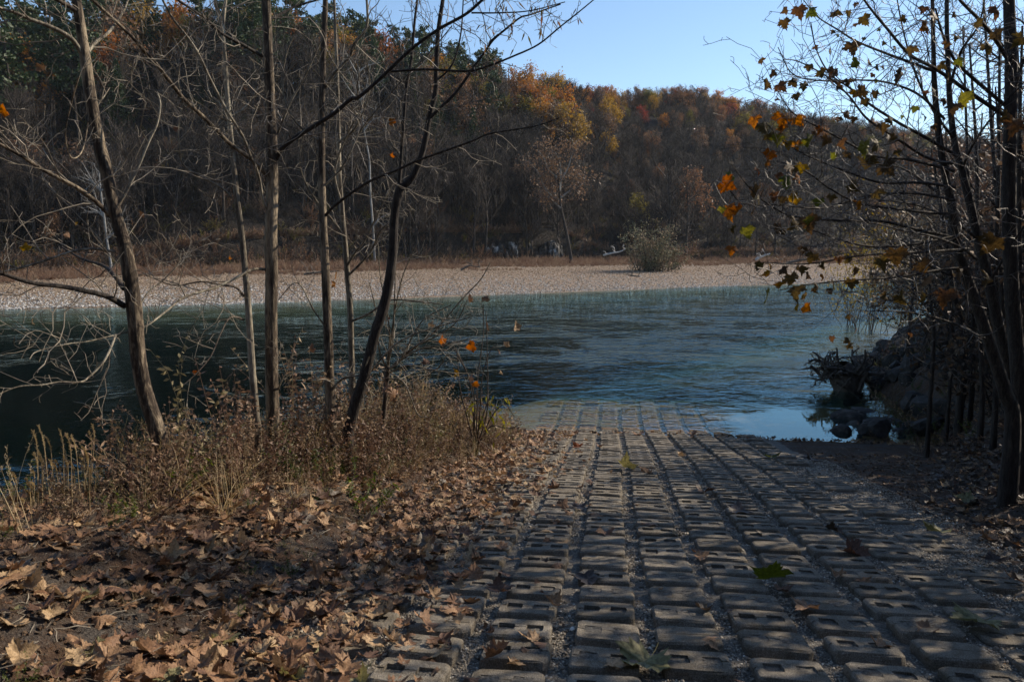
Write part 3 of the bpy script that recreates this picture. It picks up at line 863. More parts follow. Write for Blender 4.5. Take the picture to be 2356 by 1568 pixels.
for i, (px, py, sz, key, lab) in enumerate(RL_):
    p = hit_ramp(px, py)
    d = p[1]
    s = sz / FX * d / 1.12
    zz = max(p[2] + 0.088, gz(p[0], p[1]) + 0.03)
    tl = 1.0 if ('upright' in lab or 'tented' in lab) else 0.16
    o = put_leaf(LV[key][(i * 5 + 1) % 6], (p[0], p[1], zz), (tl * rng.choice([-1, 1]) * rng.uniform(.5, 1), rng.normal(0, .15), rng.uniform(0, 6.28)), s, name='fallen_leaf')
    tag(o, lab, 'leaf', 'fallen leaves scattered on the ramp')

# ------------------------------------------------------------------ branching growth
def grow(mb, p, d, L, r, lvl, g, wob=0.25, up=0.05, nch=4, sides=4, m=0, spread=0.9, shrink=0.5, tips=None, rmin=0.0022, seg=None):
    n = max(3, int(L / (seg or 0.11)) if lvl else 6); n = min(n, 14)
    P = [p.copy()]; dd = nrm(d)
    for i in range(n):
        dd = nrm(dd + g.normal(0, wob, 3) + np.array([0, 0, up]))
        P.append(P[-1] + dd * L / n)
    P = np.array(P)
    mb.tube(P, np.linspace(r, max(r * 0.35, rmin), n + 1), sides if r > 0.006 else 3, m=m)
    if tips is not None: tips.append((P[-1], dd))
    if lvl <= 0: return
    for c in range(nch):
        t = 0.15 + 0.8 * (c + g.random()) / nch
        i = min(int(t * n), n - 1)
        q = P[i] + (P[i + 1] - P[i]) * (t * n - i)
        dr_ = nrm(P[i + 1] - P[i])
        side = nrm(np.cross(dr_, g.normal(size=3)))
        nd = nrm(dr_ * (1 - spread * 0.5) + side * spread + np.array([0, 0, up * 2]))
        grow(mb, q, nd, L * shrink * (1.1 - 0.6 * t) * g.uniform(0.7, 1.3), max(r * 0.55 * (1 - 0.4 * t), rmin), lvl - 1, g, wob, up, max(2, nch - 1), sides, m, spread, shrink, tips, rmin, seg)

def limb(parent, pts, Y0, Y1, w0, w1, mat, name='branch', ntw=10, twl=0.9, lvl=2, g=None, twm=None, sides=7, tips=None, rough=0.03, wob=0.3, up=0.04, twr=0.006, nch=3, start=0.08):
    """a limb followed point by point, w = width in px at its own distance, with side twigs grown on it"""
    g = g or rng
    n = len(pts); Ys = np.linspace(Y0, Y1, n)
    P = np.array([at(px, py, Y) for (px, py), Y in zip(pts, Ys)])
    W = np.linspace(w0, w1, n) / FX * Ys / 2
    S, Rr = smoothline(P, W)
    mb = MB(); mb.tube(S, Rr, sides, 0, rough)
    ntw = max(2, int(ntw * .8))
    for i in range(ntw):
        t = start + (1 - start) * (i + g.random()) / ntw
        k = min(int(t * (len(S) - 1)), len(S) - 2)
        dr_ = nrm(S[k + 1] - S[k])
        side = nrm(np.cross(dr_, g.normal(size=3)))
        nd = nrm(dr_ * 0.55 + side * 0.9 + np.array([0, 0, .15]))
        rr = min(Rr[k] * 0.55, twr)
        grow(mb, S[k], nd, twl * g.uniform(.5, 1.3) * (1.1 - 0.5 * t), rr, lvl, g, wob, up, nch, 4, 1, 0.9, 0.55, tips)
    return mb.obj(name, [mat, twm or M['twig']], parent), S, Rr

def R1(L, ox=0, oy=0): return [(ox + a * .3418, oy + b * .3418) for a, b in L]
O2 = 776.5; O3 = 1550.7; OY = 517.7

def leafcards(mb, C, size, r, m=1, flat=.0):
    n = len(C); D = r.normal(0, 1, (n, 3)); D /= np.linalg.norm(D, axis=1, keepdims=True)
    U = r.normal(0, 1, (n, 3)); Wd = np.cross(D, U); Wd /= np.linalg.norm(Wd, axis=1, keepdims=True)
    s = size * r.uniform(.5, 1.3, (n, 1))
    V = np.stack([C - D * s, C + Wd * s * .55, C + D * s, C - Wd * s * .55], 1).reshape(-1, 3)
    mb.add(V, quads=np.arange(n * 4).reshape(-1, 4), m=m)
# ---- tree 1: leaning sycamore on the left
g = np.random.default_rng(11)
def tree_root(px, py, Y, name, label, cat='tree', group=None):
    p = at(px, py, Y)
    o = empty(name, (0, 0, 0)); tag(o, label, cat, group); return o
def trunk(parent, pts, Y, ws, mat, sides=14, rough=0.02, Yt=None):
    n = len(pts)
    Ys = np.linspace(Y, Yt or Y, n)
    P = np.array([at(px, py, yy) for (px, py), yy in zip(pts, Ys)])
    W = np.array(ws) / FX * Ys / 2 if len(ws) == n else np.interp(np.linspace(0, 1, n), np.linspace(0, 1, len(ws)), ws) / FX * Ys / 2
    # root it in the ground
    zb = gz(P[0][0], P[0][1]); P0 = P[0].copy(); P0[2] = min(zb - 0.3, P0[2] - 0.2)
    P = np.vstack([P0, P]); W = np.concatenate([[W[0] * 1.35], W])
    S, Rr = smoothline(P, W, 8)
    mb = MB(); mb.tube(S, Rr, sides, 0, rough)
    return mb.obj('trunk', mat, parent), S, Rr

T1 = tree_root(400, 1150, 6.0, 'sycamore_tree', 'leaning pale barked sycamore at the far left of the near bank')
trunk(T1, [(404, 1165), (392, 1120), (380, 1060), (356, 970), (333, 900), (318, 820), (310, 720), (300, 640), (288, 570), (268, 500), (248, 410), (226, 320), (208, 220), (194, 120), (184, 50), (174, -20), (160, -160)], 6.0,
      [50, 42, 40, 36, 35, 34, 34, 33, 30, 28, 27, 27, 25, 23, 21, 19, 15], M['bark_tan'])
limb(T1, R1([(565, 390), (500, 280), (420, 220), (300, 165), (200, 130), (100, 85), (-60, 40)]), 6, 5.6, 11, 7, M['bark_pale'], g=g, ntw=9)
limb(T1, R1([(540, 90), (450, 35), (390, 0), (300, -60)]), 6, 5.8, 12, 8, M['bark_brown'], g=g, ntw=5)
limb(T1, R1([(590, 350), (640, 290), (720, 230), (770, 170), (830, 80), (870, -20)]), 6, 6.6, 9, 4, M['bark_pale'], g=g, ntw=8)
limb(T1, R1([(750, 1460), (650, 1360), (530, 1270), (400, 1200), (250, 1120), (130, 1040), (-60, 940)]), 6, 5.4, 11, 7, M['bark_tan'], g=g, ntw=10)
limb(T1, R1([(800, 1380), (850, 1290), (930, 1130), (1000, 960), (1060, 830), (1080, 700), (1060, 620)]), 6, 6.2, 7, 3, M['bark_pale'], g=g, ntw=9)
limb(T1, R1([(840, 545), (720, 480), (560, 440), (400, 410), (200, 385), (-60, 300)], 0, OY), 6, 5.2, 14, 9, M['bark_dark'], g=g, ntw=9)
limb(T1, R1([(835, 430), (770, 340), (690, 270), (560, 230), (420, 150)], 0, OY), 6, 6.6, 11, 4, M['bark_brown'], g=g, ntw=5)
limb(T1, R1([(780, 180), (620, 160), (480, 180), (300, 240), (130, 290), (-60, 330)], 0, OY), 6, 5.6, 6, 4, M['bark_pale'], g=g, ntw=7)
limb(T1, R1([(650, 720), (700, 650), (740, 590)]), 6, 6.2, 4, 2, M['bark_pale'], g=g, ntw=2, twl=.4)
limb(T1, R1([(610, 700), (560, 1000), (480, 1060), (440, 900), (480, 700), (530, 520)]), 6, 5.3, 3, 3, M['bark_tan'], g=g, ntw=6, twl=.5)
limb(T1, R1([(930, 560), (1000, 450), (1100, 370), (1200, 260), (1220, 170)], 0, OY), 6, 6.3, 4, 2.5, M['bark_pale'], g=g, ntw=5)

# ---- tree 2: slender pale sycamore
g = np.random.default_rng(12)
T2 = tree_root(600, 1080, 7.3, 'sycamore_tree', 'slender grey sycamore just left of the thick trunk')
trunk(T2, [(600, 1095), (596, 1030), (590, 960), (582, 870), (576, 780), (570, 690), (562, 600), (555, 530), (546, 460), (538, 380), (529, 290), (523, 210), (518, 130), (510, 60), (497, 10), (490, -120)], 7.3,
      [22, 19, 18, 17, 16, 15, 14, 14, 13, 12, 11, 10, 9, 8, 7, 6], M['bark_pale'], 10)
limb(T2, [(518, 125), (514, 60), (520, 0), (530, -90)], 7.3, 7.5, 8, 5, M['bark_pale'], g=g, ntw=5)
limb(T2, R1([(1640, 640), (1600, 620), (1540, 630), (1480, 740), (1420, 880), (1330, 990), (1230, 1080)], 0, OY), 7.3, 6.6, 5, 2, M['bark_brown'], g=g, ntw=8, twl=.6)
limb(T2, R1([(1640, 480), (1590, 420), (1480, 400), (1360, 380), (1180, 405), (1040, 360), (960, 320)], 0, OY), 7.3, 6.6, 6, 2, M['bark_brown'], g=g, ntw=8, twl=.6)
limb(T2, R1([(1560, 1330), (1500, 1270), (1380, 1200), (1280, 1150), (1220, 1080), (1210, 980), (1200, 850), (1230, 700), (1200, 550), (1210, 430)]), 7.3, 6.8, 5, 2.5, M['bark_pale'], g=g, ntw=10, twl=.6)
limb(T2, R1([(1560, 780), (1640, 730), (1700, 660), (1770, 610)]), 7.3, 7.6, 3, 2, M['bark_pale'], g=g, ntw=4, twl=.5)

# ---- tree 3: thick trunk
g = np.random.default_rng(13)
T3 = tree_root(630, 1090, 7.5, 'sycamore_tree', 'thick dark trunked sycamore standing straight in the left group')
trunk(T3, [(632, 1110), (630, 1040), (628, 960), (625, 860), (624, 740), (625, 640), (624, 540), (627, 420), (625, 320), (620, 200), (616, 80), (612, -10), (608, -150)], 7.5,
      [40, 33, 31, 29, 28, 28, 27, 26, 24, 22, 20, 19, 16], M['bark_tan'], 16, 0.025)
limb(T3, R1([(1805, 1190), (1700, 1080), (1550, 970), (1440, 860), (1350, 770), (1250, 680), (1160, 570), (1050, 430), (960, 330), (880, 240), (750, 120), (600, -20)]), 7.5, 6.2, 10, 7, M['bark_tan'], g=g, ntw=13)
limb(T3, R1([(1820, 1450), (1770, 1340), (1750, 1220), (1720, 1120), (1690, 1060), (1650, 950), (1600, 860), (1530, 750), (1460, 620), (1400, 500), (1340, 370), (1270, 260), (1160, 120), (1080, -30)]), 7.5, 6.6, 7, 5, M['bark_pale'], g=g, ntw=14)
limb(T3, [(636, 366), (650, 342), (684, 314), (728, 287), (770, 260), (808, 228), (828, 222), (886, 171), (947, 113), (1009, 68), (1070, 34), (1110, 0), (1150, -40)], 7.5, 6.8, 11, 6, M['bark_dark'], g=g, ntw=14, twm=M['twig_dark'])
limb(T3, R1([(1765, 380), (1650, 310), (1500, 230), (1400, 140), (1300, 70), (1150, -30)]), 7.5, 6.6, 8, 5, M['bark_dark'], g=g, ntw=8)
limb(T3, R1([(1820, 130), (1900, 90), (2000, 40), (2180, -10)]), 7.5, 7.8, 7, 4, M['bark_dark'], g=g, ntw=5)
limb(T3, R1([(1790, 300), (1700, 300), (1560, 370), (1450, 420), (1350, 450), (1230, 490), (1130, 570), (1040, 640), (960, 690), (880, 710), (750, 745), (600, 780), (450, 800), (250, 850), (200, 900)], 0, OY), 7.5, 5.2, 7, 2, M['bark_pale'], g=g, ntw=13, twl=.7)
limb(T3, R1([(780, 735), (740, 840), (690, 930), (600, 1020), (540, 1055), (400, 1055), (280, 1075), (130, 1085), (-20, 1140)], 0, OY), 5.7, 5.0, 5.5, 3, M['bark_pale'], g=g, ntw=8, twl=.6)
limb(T3, R1([(1870, 900), (1950, 700), (2060, 500), (2160, 280)]), 7.5, 7.3, 5, 3, M['bark_pale'], g=g, ntw=8)
limb(T3, R1([(1870, 1110), (1900, 1040), (1940, 960), (1975, 850)], 0, OY), 7.5, 7.3, 4, 2, M['bark_pale'], g=g, ntw=4, twl=.4)

# ---- tree 4
g = np.random.default_rng(14)
T4 = tree_root(770, 1070, 8.5, 'sycamore_tree', 'straight medium sycamore right of the thick trunk in the left group')
trunk(T4, [(772, 1080), (766, 1030), (762, 960), (758, 880), (756, 800), (752, 700), (748, 600), (744, 520), (741, 430), (740, 330), (741, 230), (744, 120), (748, 30), (750, -120)], 8.5,
      [34, 27, 25, 23, 22, 21, 19, 18, 17, 16, 14, 13, 12, 9], M['bark_tan'], 12)
limb(T4, [(748, 202), (770, 168), (805, 130), (812, 106), (842, 65), (845, 20), (840, -30)], 8.5, 8.2, 7, 5, M['bark_pale'], g=g, ntw=10)
limb(T4, [(745, 500), (776, 468), (845, 420), (905, 395), (960, 370), (1030, 345), (1085, 325), (1125, 308), (1186, 298), (1240, 288), (1285, 272)], 8.5, 7.4, 7, 2.5, M['bark_dark'], g=g, ntw=13, twl=.7)
limb(T4, [(742, 330), (700, 300), (668, 262), (650, 200), (660, 120), (690, 60)], 8.5, 8.2, 5, 3, M['bark_pale'], g=g, ntw=9)
limb(T4, [(755, 760), (724, 716), (684, 650), (640, 690)], 8.5, 8.2, 4, 2, M['bark_pale'], g=g, ntw=5, twl=.6)
limb(T4, [(744, 430), (790, 380), (830, 300), (870, 250), (930, 180), (990, 120), (1040, 60)], 8.5, 8.0, 5, 2.5, M['bark_pale'], g=g, ntw=11)
limb(T4, [(758, 900), (790, 870), (830, 860), (850, 820)], 8.5, 8.2, 6, 3, M['bark_pale'], g=g, ntw=5, twl=.5)

# ---- tree 5: pale thin
g = np.random.default_rng(15)
T5 = tree_root(812, 1020, 9.0, 'sycamore_tree', 'thin cream coloured sycamore crossing behind the dark forked tree')
trunk(T5, [(812, 1040), (810, 960), (810, 880), (808, 790), (805, 700), (800, 640), (794, 560), (787, 480), (781, 400), (779, 300), (776, 180), (772, 80), (768, -20), (765, -120)], 9.0,
      [17, 15, 15, 14, 14, 13, 12, 11, 10, 9, 8, 7, 6, 5], M['bark_pale'], 9)
for L in ([(797, 615), (814, 585), (838, 555), (858, 515), (880, 470), (905, 420)], [(800, 635), (835, 600), (862, 562), (876, 530), (906, 500), (925, 440)], [(787, 470), (770, 400), (790, 330), (830, 250), (860, 180)],
          [(806, 740), (850, 720), (900, 690), (975, 695), (1020, 700)], [(779, 330), (820, 290), (850, 210), (842, 130)], [(810, 900), (840, 870), (900, 800), (950, 770), (1010, 750), (1080, 730)],
          [(792, 540), (760, 500), (720, 450), (690, 380), (700, 300)]):
    limb(T5, L, 9.0, 8.6, 6, 2.5, M['bark_pale'], g=g, ntw=9, twl=.7)

# ---- tree 6: dark forked
g = np.random.default_rng(16)
T6 = tree_root(795, 1060, 8.3, 'forked_tree', 'dark curving forked tree with willow leaves at its top')
trunk(T6, [(796, 1075), (800, 1010), (812, 950), (828, 900), (845, 840), (862, 770), (880, 715), (893, 660), (903, 585), (906, 520), (910, 480), (919, 440), (927, 425)], 8.3,
      [34, 28, 27, 26, 25, 24, 25, 23, 21, 20, 20, 20, 20], M['bark_dark'], 12, 0.03)
TIPS6 = []
limb(T6, [(925, 432), (947, 410), (964, 376), (978, 325), (988, 267), (1002, 212), (1004, 154), (1009, 68), (1019, 0), (1024, -60)], 8.3, 8.3, 17, 8, M['bark_dark'], g=g, ntw=12, twm=M['twig_dark'])
limb(T6, [(988, 273), (1016, 246), (1050, 212), (1084, 164), (1118, 116), (1135, 92), (1163, 68), (1197, 41), (1221, 34), (1290, 10)], 8.3, 8.0, 8, 3, M['bark_dark'], g=g, ntw=12, twm=M['twig_dark'], tips=TIPS6)
limb(T6, [(917, 440), (923, 369), (927, 308), (935, 205), (947, 137), (954, 51), (964, -30)], 8.3, 8.6, 9, 5, M['bark_dark'], g=g, ntw=12, twm=M['twig_dark'])
limb(T6, [(1000, 190), (1040, 150), (1060, 80), (1066, 0)], 8.3, 8.3, 5, 3, M['bark_dark'], g=g, ntw=6, twm=M['twig_dark'])
limb(T6, [(893, 165), (980, 160), (1073, 164), (1118, 154), (1180, 130), (1238, 103), (1289, 62), (1333, 27), (1372, -5)], 7.6, 7.0, 6, 2.5, M['bark_dark'], g=g, ntw=5, twl=.4, lvl=1, twm=M['twig_dark'])
limb(T6, [(1085, 30), (1150, 30), (1220, 25), (1300, 5)], 7.4, 7.2, 4, 2, M['bark_dark'], g=g, ntw=9, twm=M['twig_dark'], tips=TIPS6, twl=.5)
M['willow_leaf'] = leafmat('willow_leaf', [(0, (0.10, 0.07, 0.025)), (0.5, (0.13, 0.12, 0.04)), (1, (0.17, 0.08, 0.04))], 0.4)
def slim_leaf(L, w, mat, name='leaf', bend=0.3):
    mb = MB()
    P = np.array([(0, 0, 0), (w, L * .3, -.1 * L * bend), (0, L * .45, -.25 * L * bend), (-w, L * .3, -.1 * L * bend), (w * .5, L * .75, -.5 * L * bend), (-w * .5, L * .75, -.5 * L * bend), (0, L, -L * bend)])
    mb.add(P, tris=[(0, 1, 2), (0, 2, 3), (1, 4, 2), (2, 5, 3), (2, 4, 6), (2, 6, 5)])
    return mb.mesh(name, mat)
wl_m = slim_leaf(.075, .006, M['willow_leaf'])
tp = [t for t in TIPS6 if t[0][2] > 5.2]
random.shuffle(tp)
for p, d in tp[:110]:
    put_leaf(wl_m, p, (rng.uniform(-2.4, -1.0), rng.normal(0, .4), rng.uniform(0, 6.28)), rng.uniform(.8, 1.5), parent=T6)

# ---- tree 7: stub with sprouting shoots
g = np.random.default_rng(17)
T7 = tree_root(880, 1020, 9.5, 'coppiced_tree', 'knobbly stub sprouting thin shoots right of the dark forked tree')
trunk(T7, [(876, 1040), (880, 990), (885, 930), (889, 880), (891, 850), (890, 838)], 9.5, [14, 12, 11, 12, 15, 9], M['bark_brown'], 9, 0.06)
for L in ([(890, 845), (903, 790), (908, 690), (912, 590), (930, 500)], [(890, 845), (896, 757), (876, 640), (870, 560)], [(893, 850), (965, 790), (1000, 762), (1063, 688), (1104, 645), (1128, 605)],
          [(893, 850), (950, 800), (1010, 770), (1050, 740), (1075, 690)], [(892, 850), (960, 805), (1020, 795), (1090, 775)], [(888, 845), (872, 800), (866, 720), (850, 650)], [(890, 860), (940, 840), (1000, 850), (1030, 815)],
          [(890, 850), (920, 830), (970, 740), (1040, 700)], [(895, 870), (930, 880), (960, 950), (985, 960)], [(893, 845), (905, 740), (925, 640), (960, 560)]):
    limb(T7, L, 9.5, 9.1, 4.5, 2, M['bark_pale'], g=g, ntw=8, twl=.6, lvl=1)

# ---- sapling by the waterline
g = np.random.default_rng(18)
T8 = tree_root(1095, 990, 12.0, 'sapling', 'multi stemmed sapling with a few yellow green leaves beside the ramp top', 'shrub')
tips8 = []
for L in ([(1090, 1020), (1092, 940), (1085, 880), (1060, 830), (1040, 790)], [(1095, 1020), (1098, 930), (1100, 860), (1112, 770), (1112, 700)], [(1098, 1020), (1105, 940), (1108, 880), (1122, 820), (1140, 790)],
          [(1088, 1010), (1060, 900), (1055, 850), (1050, 800)], [(1092, 1010), (1085, 900), (1072, 850), (1052, 810)], [(1100, 1020), (1120, 950), (1122, 880), (1121, 800), (1118, 715)], [(1105, 1020), (1130, 960), (1160, 930), (1185, 960)],
          [(1100, 1020), (1130, 980), (1170, 985), (1200, 975)], [(1080, 1020), (1040, 980), (1000, 940), (985, 925)], [(1090, 1020), (1110, 960), (1130, 900)]):
    limb(T8, L, 12, 11.8, 3.6, 1.8, M['bark_brown'], name='stem', g=g, ntw=6, twl=.35, lvl=1, tips=tips8)
M['yg_leaf'] = leafmat('yellow_green_leaf', [(0, (0.16, 0.17, 0.03)), (0.5, (0.24, 0.22, 0.04)), (1, (0.13, 0.12, 0.04))], 0.5)
yg_m = slim_leaf(.13, .018, M['yg_leaf'])
tp = [t for t in tips8 if t[0][2] < 1.55]
for p, d in tp[:120]:
    put_leaf(yg_m, p, (rng.uniform(-2.2, -.6), rng.normal(0, .4), rng.uniform(0, 6.28)), rng.uniform(.5, 1.2), parent=T8)

# a few dry leaves still hanging on the left trees
for (px, py, sz, Y, par, key) in [(97, 160, 22, 5.6, T1, 'brown'), (5, 262, 34, 5.2, T1, 'orange'), (157, 545, 18, 5.6, T1, 'brown'), (58, 575, 24, 5.4, T1, 'orange'), (330, 500, 20, 6, T1, 'brown'), (177, 515, 9, 5.8, T1, 'orange'),
                                 (527, 597, 13, 7, T2, 'orange'), (73, 740, 14, 5.2, T3, 'brown'), (402, 300, 14, 6.6, T3, 'brown'), (444, 857, 12, 6.8, T3, 'orange'), (712, 808, 26, 7.4, T3, 'brown'), (772, 640, 20, 7.6, T4, 'orange'),
                                 (770, 660, 20, 7.6, T4, 'orange'), (905, 285, 20, 8, T4, 'orange'), (902, 362, 14, 8, T4, 'orange'), (1078, 694, 26, 8.6, T7, 'brown'), (1115, 692, 22, 8.4, T7, 'grey'), (1121, 757, 26, 8.4, T7, 'brown'),
                                 (1188, 758, 28, 8.2, T7, 'brown'), (1092, 795, 28, 8.6, T7, 'orange'), (1017, 790, 26, 8.9, T7, 'orange'), (990, 752, 20, 9, T7, 'brown'), (889, 738, 20, 9, T7, 'brown'), (1163, 796, 18, 8.4, T7, 'brown'),
                                 (1151, 812, 14, 8.4, T7, 'brown'), (981, 836, 20, 9, T7, 'brown'), (1053, 865, 22, 11.6, T8, 'orange'), (1082, 876, 22, 11.6, T8, 'brown'), (1092, 888, 20, 11.6, T8, 'orange'), (1156, 859, 12, 11.6, T8, 'brown'),
                                 (1039, 888, 14, 11.6, T8, 'brown'), (899, 910, 40, 9.2, T7, 'brown'), (888, 900, 28, 9.2, T7, 'brown')]:
    s = sz / FX * Y / .95
    put_leaf(LV[key][int(rng.integers(0, 6))], at(px, py, Y), (rng.uniform(1.2, 2.2), rng.normal(0, .6), rng.uniform(0, 6.28)), s, parent=par)

# ------------------------------------------------------------------ right hand trees
g = np.random.default_rng(21)
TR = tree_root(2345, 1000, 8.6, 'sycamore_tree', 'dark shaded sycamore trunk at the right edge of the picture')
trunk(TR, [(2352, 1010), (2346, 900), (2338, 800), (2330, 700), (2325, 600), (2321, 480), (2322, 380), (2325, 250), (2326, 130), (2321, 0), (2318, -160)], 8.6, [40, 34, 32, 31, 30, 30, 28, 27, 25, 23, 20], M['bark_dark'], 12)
tipsR = []
Kd = dict(g=g, twm=M['twig_dark'], tips=tipsR)
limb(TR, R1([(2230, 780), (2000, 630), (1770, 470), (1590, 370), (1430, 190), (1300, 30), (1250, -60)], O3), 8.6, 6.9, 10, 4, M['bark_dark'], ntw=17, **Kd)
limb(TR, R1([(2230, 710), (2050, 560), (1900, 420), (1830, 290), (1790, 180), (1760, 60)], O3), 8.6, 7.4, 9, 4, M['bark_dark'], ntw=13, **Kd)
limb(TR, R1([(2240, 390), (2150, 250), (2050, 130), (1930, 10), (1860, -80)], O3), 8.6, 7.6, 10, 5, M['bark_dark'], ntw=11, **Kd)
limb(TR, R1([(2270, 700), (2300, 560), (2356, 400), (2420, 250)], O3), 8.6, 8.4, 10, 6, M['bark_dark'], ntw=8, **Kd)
TB = tree_root(2330, 960, 8.2, 'sycamore_tree', 'multi branched young sycamore holding orange leaves left of the right edge trunk')
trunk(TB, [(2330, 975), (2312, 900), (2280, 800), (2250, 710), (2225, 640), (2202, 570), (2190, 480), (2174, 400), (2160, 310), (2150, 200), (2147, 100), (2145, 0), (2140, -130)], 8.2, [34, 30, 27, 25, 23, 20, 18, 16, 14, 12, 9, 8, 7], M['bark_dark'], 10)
for L, Y1, w0, nt_w in (([(1750, 480), (1560, 410), (1400, 350), (1230, 280), (1100, 200), (960, 110), (870, 0)], 6.6, 7, 16),
                  ([(1890, 1040), (1700, 930), (1500, 820), (1300, 690), (1180, 590), (1050, 500), (960, 340), (920, 150)], 6.6, 8, 19),
                  ([(1880, 1150), (1730, 1110), (1550, 1070), (1350, 1050), (1150, 950), (1020, 880), (880, 810), (780, 740), (690, 600)], 6.3, 8, 19),
                  ([(1870, 1100), (1700, 1060), (1480, 920), (1300, 800), (1180, 650), (1050, 530), (850, 420), (740, 400)], 6.5, 7, 17),
                  ([(1890, 1260), (1650, 1230), (1400, 1230), (1200, 1170), (1000, 1090), (880, 1040), (750, 960), (620, 830)], 6.3, 7, 17),
                  ([(1900, 1440), (1700, 1430), (1450, 1400), (1250, 1370), (1050, 1270), (900, 1160), (750, 1100), (640, 1080)], 6.2, 7, 17),
                  ([(1920, 1600), (1700, 1560), (1400, 1490), (1150, 1485), (900, 1470), (750, 1440), (600, 1350), (480, 1230), (390, 1110)], 5.9, 8, 18),
                  ([(1900, 1350), (1600, 1300), (1300, 1320), (1000, 1400), (700, 1380), (470, 1370), (380, 1290)], 6.1, 6, 14),
                  ([(1820, 800), (1650, 640), (1450, 560), (1250, 540), (1000, 545), (800, 500), (700, 320)], 6.8, 6, 15)):
    limb(TB, R1(L, O3), 8.2, Y1, w0, 2, M['bark_dark'], ntw=nt_w, **Kd)
for L, Y1 in (([(2040, 230), (1930, 150), (1750, 80), (1550, 40), (1400, 0), (1150, -40)], 6.6), ([(2080, 760), (1950, 690), (1750, 620), (1500, 580), (1250, 580)], 6.8), ([(1990, 290), (1800, 300), (1500, 350), (1200, 370), (900, 400), (700, 440)], 6.4),
              ([(1980, 160), (1700, 180), (1300, 200), (900, 260), (600, 250)], 6.3), ([(1960, 60), (1600, 130), (1300, 140), (1000, 60), (760, -60)], 6.6)):
    limb(TB, R1(L, O3, OY), 8.2, Y1, 7, 2, M['bark_dark'], ntw=13, **Kd)
TC = tree_root(2345, 930, 8.9, 'sycamore_tree', 'second leaning dark stem between the young sycamore and the right edge trunk')
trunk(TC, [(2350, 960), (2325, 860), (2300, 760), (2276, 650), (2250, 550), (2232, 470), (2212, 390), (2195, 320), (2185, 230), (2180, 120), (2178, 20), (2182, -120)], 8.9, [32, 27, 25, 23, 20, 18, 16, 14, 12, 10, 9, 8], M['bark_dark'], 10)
for L in ([(2212, 390), (2240, 330), (2290, 260), (2356, 190)], [(2195, 320), (2150, 260), (2110, 180), (2080, 80), (2060, -20)], [(2250, 550), (2180, 500), (2100, 470), (2020, 460)], [(2185, 200), (2210, 120), (2250, 60), (2270, -20)], [(2276, 650), (2330, 560), (2370, 500)]):
    limb(TC, L, 8.9, 8.2, 7, 2.5, M['bark_dark'], ntw=12, **Kd)

HL3 = [(840, 50, 90), (900, 80, 80), (735, 140, 70), (760, 70, 50), (1080, 80, 70), (1170, 80, 50), (1225, 25, 40), (1270, 120, 80), (1195, 290, 100), (1050, 340, 45), (915, 440, 60), (1085, 470, 85), (985, 480, 70), (1240, 420, 70), (1310, 410, 50), (1370, 440, 50), (1415, 460, 35), (630, 560, 75), (700, 570, 80), (790, 545, 65), (875, 565, 75), (580, 405, 50), (650, 500, 50), (1120, 575, 55), (1170, 540, 55), (1230, 620, 70), (1290, 610, 80), (1350, 620, 60), (1280, 680, 60), (820, 640, 55), (1545, 490, 120), (1660, 495, 50), (1610, 320, 70), (1490, 320, 45), (1710, 180, 80), (1750, 90, 100), (1690, 50, 60), (1560, 130, 50), (1895, 100, 40), (2160, 50, 90), (2030, 155, 60), (1905, 245, 50), (2150, 220, 80), (2100, 300, 80), (1840, 290, 50), (540, 790, 90), (600, 830, 100), (735, 770, 110), (745, 850, 80), (820, 800, 80), (640, 910, 70), (700, 915, 80), (770, 955, 70), (820, 960, 60), (900, 940, 90), (655, 1020, 90), (375, 1160, 90), (320, 1230, 110), (560, 1140, 60), (610, 1105, 50), (765, 1110, 100), (840, 1130, 80), (870, 1110, 70), (780, 1190, 110), (840, 1180, 80), (700, 1170, 50), (360, 1390, 110), (430, 1400, 90), (320, 1400, 50), (575, 1260, 100), (570, 1320, 80), (690, 1300, 75), (740, 1330, 60), (830, 1330, 90), (980, 1350, 70), (545, 1410, 60), (1190, 1250, 90), (1060, 1320, 60), (1270, 1380, 80), (1360, 1290, 80), (890, 1460, 130), (940, 1470, 100), (830, 1490, 100), (720, 1540, 80), (480, 1540, 90), (410, 1530, 60), (1290, 960, 110), (1370, 950, 100), (1490, 920, 60), (1440, 920, 50), (1310, 1060, 110), (1400, 1110, 110), (1440, 1030, 60), (1500, 1020, 50), (1170, 1030, 60), (1215, 1030, 50), (1040, 930, 70), (990, 860, 60), (950, 890, 50), (1120, 950, 70), (1060, 1040, 60), (1160, 760, 60), (1110, 795, 45), (1215, 795, 45), (1440, 800, 60), (1390, 850, 80), (1740, 850, 40), (1680, 770, 60), (1625, 725, 50), (1690, 620, 40), (1890, 700, 90), (1950, 630, 110), (1905, 405, 60), (1855, 530, 50), (1820, 670, 50), (1790, 440, 60), (2350, 250, 90), (2300, 800, 140), (2250, 770, 70), (1075, 215, 30), (1110, 245, 25), (1215, 170, 28), (1280, 262, 28), (1420, 292, 30), (1345, 505, 35), (1370, 545, 30), (1045, 795, 30), (690, 670, 30), (945, 320, 35), (1385, 200, 30), (1495, 208, 28), (1540, 785, 25)]
